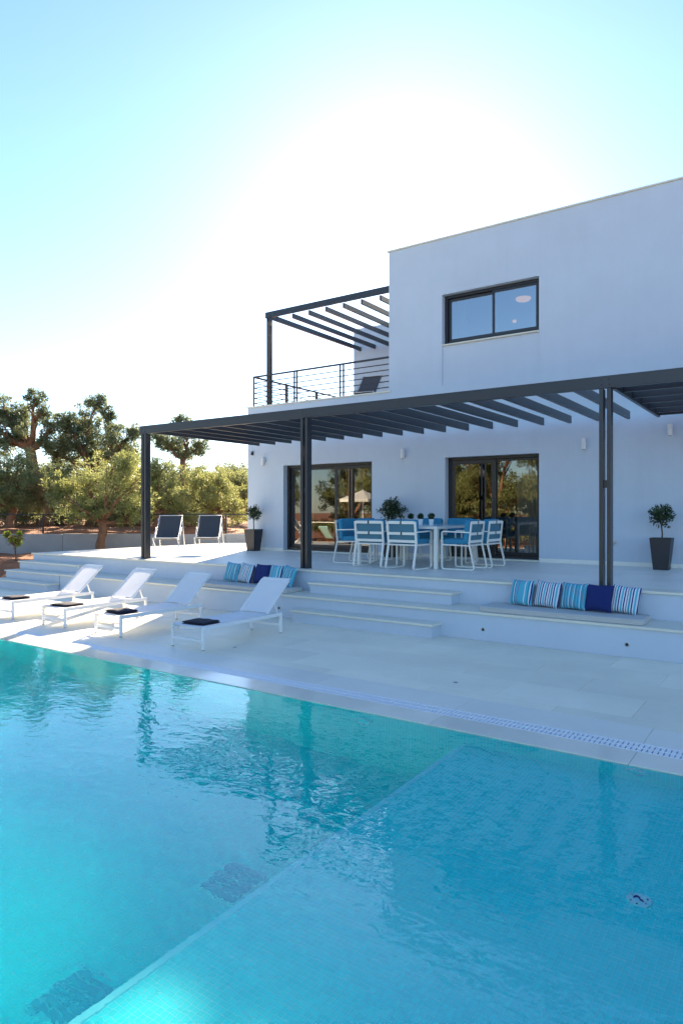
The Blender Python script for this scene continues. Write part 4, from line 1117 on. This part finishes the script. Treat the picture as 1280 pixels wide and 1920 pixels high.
make_tree('olive_tree', 'shaded olive right of the front trunk, beyond the fence', px_base(235, 31, 1.15),
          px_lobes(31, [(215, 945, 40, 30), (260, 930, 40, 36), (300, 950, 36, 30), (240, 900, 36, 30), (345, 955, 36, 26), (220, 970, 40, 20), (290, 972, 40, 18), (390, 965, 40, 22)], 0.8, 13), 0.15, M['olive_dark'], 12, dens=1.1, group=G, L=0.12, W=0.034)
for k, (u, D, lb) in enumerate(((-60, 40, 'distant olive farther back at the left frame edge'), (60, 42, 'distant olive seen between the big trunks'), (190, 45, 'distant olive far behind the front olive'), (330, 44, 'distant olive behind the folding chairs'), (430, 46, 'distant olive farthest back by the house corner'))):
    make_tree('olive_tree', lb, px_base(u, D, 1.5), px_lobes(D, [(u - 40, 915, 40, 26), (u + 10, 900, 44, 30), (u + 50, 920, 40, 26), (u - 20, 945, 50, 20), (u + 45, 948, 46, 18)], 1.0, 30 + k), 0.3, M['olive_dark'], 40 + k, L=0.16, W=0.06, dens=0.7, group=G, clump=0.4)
for k, (u, D, lb) in enumerate(((-35, 27, 'bushy shrub-like olive by the frame edge beyond the fence'), (75, 28.5, 'bushy olive filling below the leaning trunk'), (265, 27.5, 'bushy olive behind the corner post, beyond the fence'), (365, 29, 'bushy olive low behind the two folding chairs'))):
    make_tree('olive_tree', lb, px_base(u, D, 1.1), px_lobes(D, [(u - 30, 915, 34, 26), (u + 10, 900, 36, 28), (u + 35, 925, 34, 28), (u - 15, 945, 40, 24), (u + 30, 958, 36, 20), (u - 30, 965, 30, 18)], 0.8, 80 + k), 0.12, M['olive'], 90 + k, L=0.12, W=0.034, dens=1.0, group=G, clump=0.3)
# lemon sapling
make_tree('lemon_sapling', 'small bright yellow-green sapling in the soil bed', px_base(31, 17.2, 0.42),
          px_lobes(17.2, [(14, 1003, 9, 6), (26, 1008, 9, 7), (40, 1003, 7, 6), (30, 1018, 9, 5), (18, 1014, 8, 5)], 0.1, 3), 0.018, M['lemon'], 15, L=0.075, W=0.036, dens=0.18, clump=0.075, fork=0.7)

# ------------------------------------------------------------------ across the pool, seen in the glass and the water
GB = 'trees across the pool'
for k, (x, y, lb) in enumerate(((-9.5, -9, 'olive tree behind the pool mirrored in the glass door by the table'), (-13.5, -8.5, 'gnarled olive tree behind the pool mirrored in the doors'), (-18.0, -9.5, 'tall olive tree behind the pool beyond the parasol'),
                                (-22.5, -7.5, 'olive tree behind the pool at the far garden end'), (-27, -5, 'olive tree at the far end of the pool deck'), (-5, -11, 'olive tree behind the photographer'), (-11.3, -11.5, 'tall olive farther back behind the pool, mirrored in the glass'), (-15.8, -12, 'tall spreading olive farther back behind the parasol'))):
    r_ = random.Random(60 + k)
    lb_ = [(x + r_.uniform(-2, 2), y + r_.uniform(-1.2, 1.2), 1.7 + (0.75 if k < 6 else 1.05) * j + r_.uniform(-.2, .2), r_.uniform(0.8, 1.2), r_.uniform(0.6, 0.9)) for j in range(6)]
    lb_ += [(x + r_.uniform(-1.6, 1.6), y + r_.uniform(-1, 1), 1.2, 0.8, 0.6), (x + 1.6, y + 0.6, 0.75, 1.0, 0.55), (x - 1.5, y + 0.7, 0.75, 1.1, 0.55), (x + 0.1, y + 0.9, 0.6, 0.9, 0.5), (x + 1.2, y, 3.0, 1.1, 0.8), (x - 1.3, y, 2.6, 1.1, 0.8)]
    make_tree('olive_tree', lb, (x, y, -0.05), lb_, 0.25, M['olive_light'], 70 + k, L=0.13, W=0.05, dens=0.8, group=GB, clump=0.34, fork=0.4)
pa = thing('parasol', 'cream parasol across the pool mirrored in the glass door', 'parasol', (-18.6, -2.9, 0))
MB().lathe([(0.03, 2.75), (0.06, 2.74), (1.2, 2.3), (1.2, 2.16), (1.19, 2.16), (1.19, 2.28), (0.06, 2.7), (0.03, 2.7)], 8).build('canopy', M['canvas'], pa)
MB().tube([(0, 0, 0.05), (0, 0, 2.8)], 0.025, 10).build('pole', M['white_alu'], pa, smooth=True)
MB().lathe([(0, 0), (0.28, 0), (0.26, 0.06), (0.05, 0.09), (0, 0.09)], 20).build('base', M['concrete'], pa)
for i, (x, y, lb) in enumerate(((-19.6, -1.6, 'teak lounger with pale green pad across the pool, nearer the water'), (-17.2, -1.7, 'teak lounger with pale green pad across the pool, by the parasol'))):
    t = thing('teak_lounger', lb, 'sun lounger', (x, y, 0), 0.0, 'teak loungers across the pool')
    for s in (-1, 1):
        MB().cbox(s * 0.3 - 0.02, s * 0.3 + 0.02, -0.9, 0.9, 0.24, 0.31, 0.004).build('side_rail', M['teak'], t)
        for yy in (-0.8, 0.75): MB().cbox(s * 0.3 - 0.025, s * 0.3 + 0.025, yy, yy + 0.05, 0, 0.239, 0.003).build('leg', M['teak'], t)
        MB().bar((s * 0.25, 0.25, 0.31), (s * 0.25, 0.8, 0.85), 0.04, 0.05).build('back_rail', M['teak'], t)
    for k in range(9):
        MB().cbox(-0.28, 0.28, -0.88 + k * 0.125, -0.80 + k * 0.125, 0.312, 0.33, 0.003).build('slat', M['teak'], t)
    MB().bar((0, 0.28, 0.375), (0, 0.85, 0.935), 0.55, 0.07).build('back_pad', M['green_pad'], t)
    MB().cbox(-0.27, 0.27, -0.88, 0.24, 0.331, 0.40, 0.015).build('seat_pad', M['green_pad'], t)
rf = thing('rail_fence', 'pale rail fence behind the pool under the trees', 'fence', (0, -5.2, 0))
MB().tube([(-30, 0, 1.05), (4, 0, 1.05)], 0.03, 8).build('top_rail', M['canvas'], rf, smooth=True)
for k in range(18): MB().cbox(-30 + 2 * k - 0.03, -30 + 2 * k + 0.03, -0.03, 0.03, -0.05, 1.02, 0.004).build('post', M['teak'], rf)
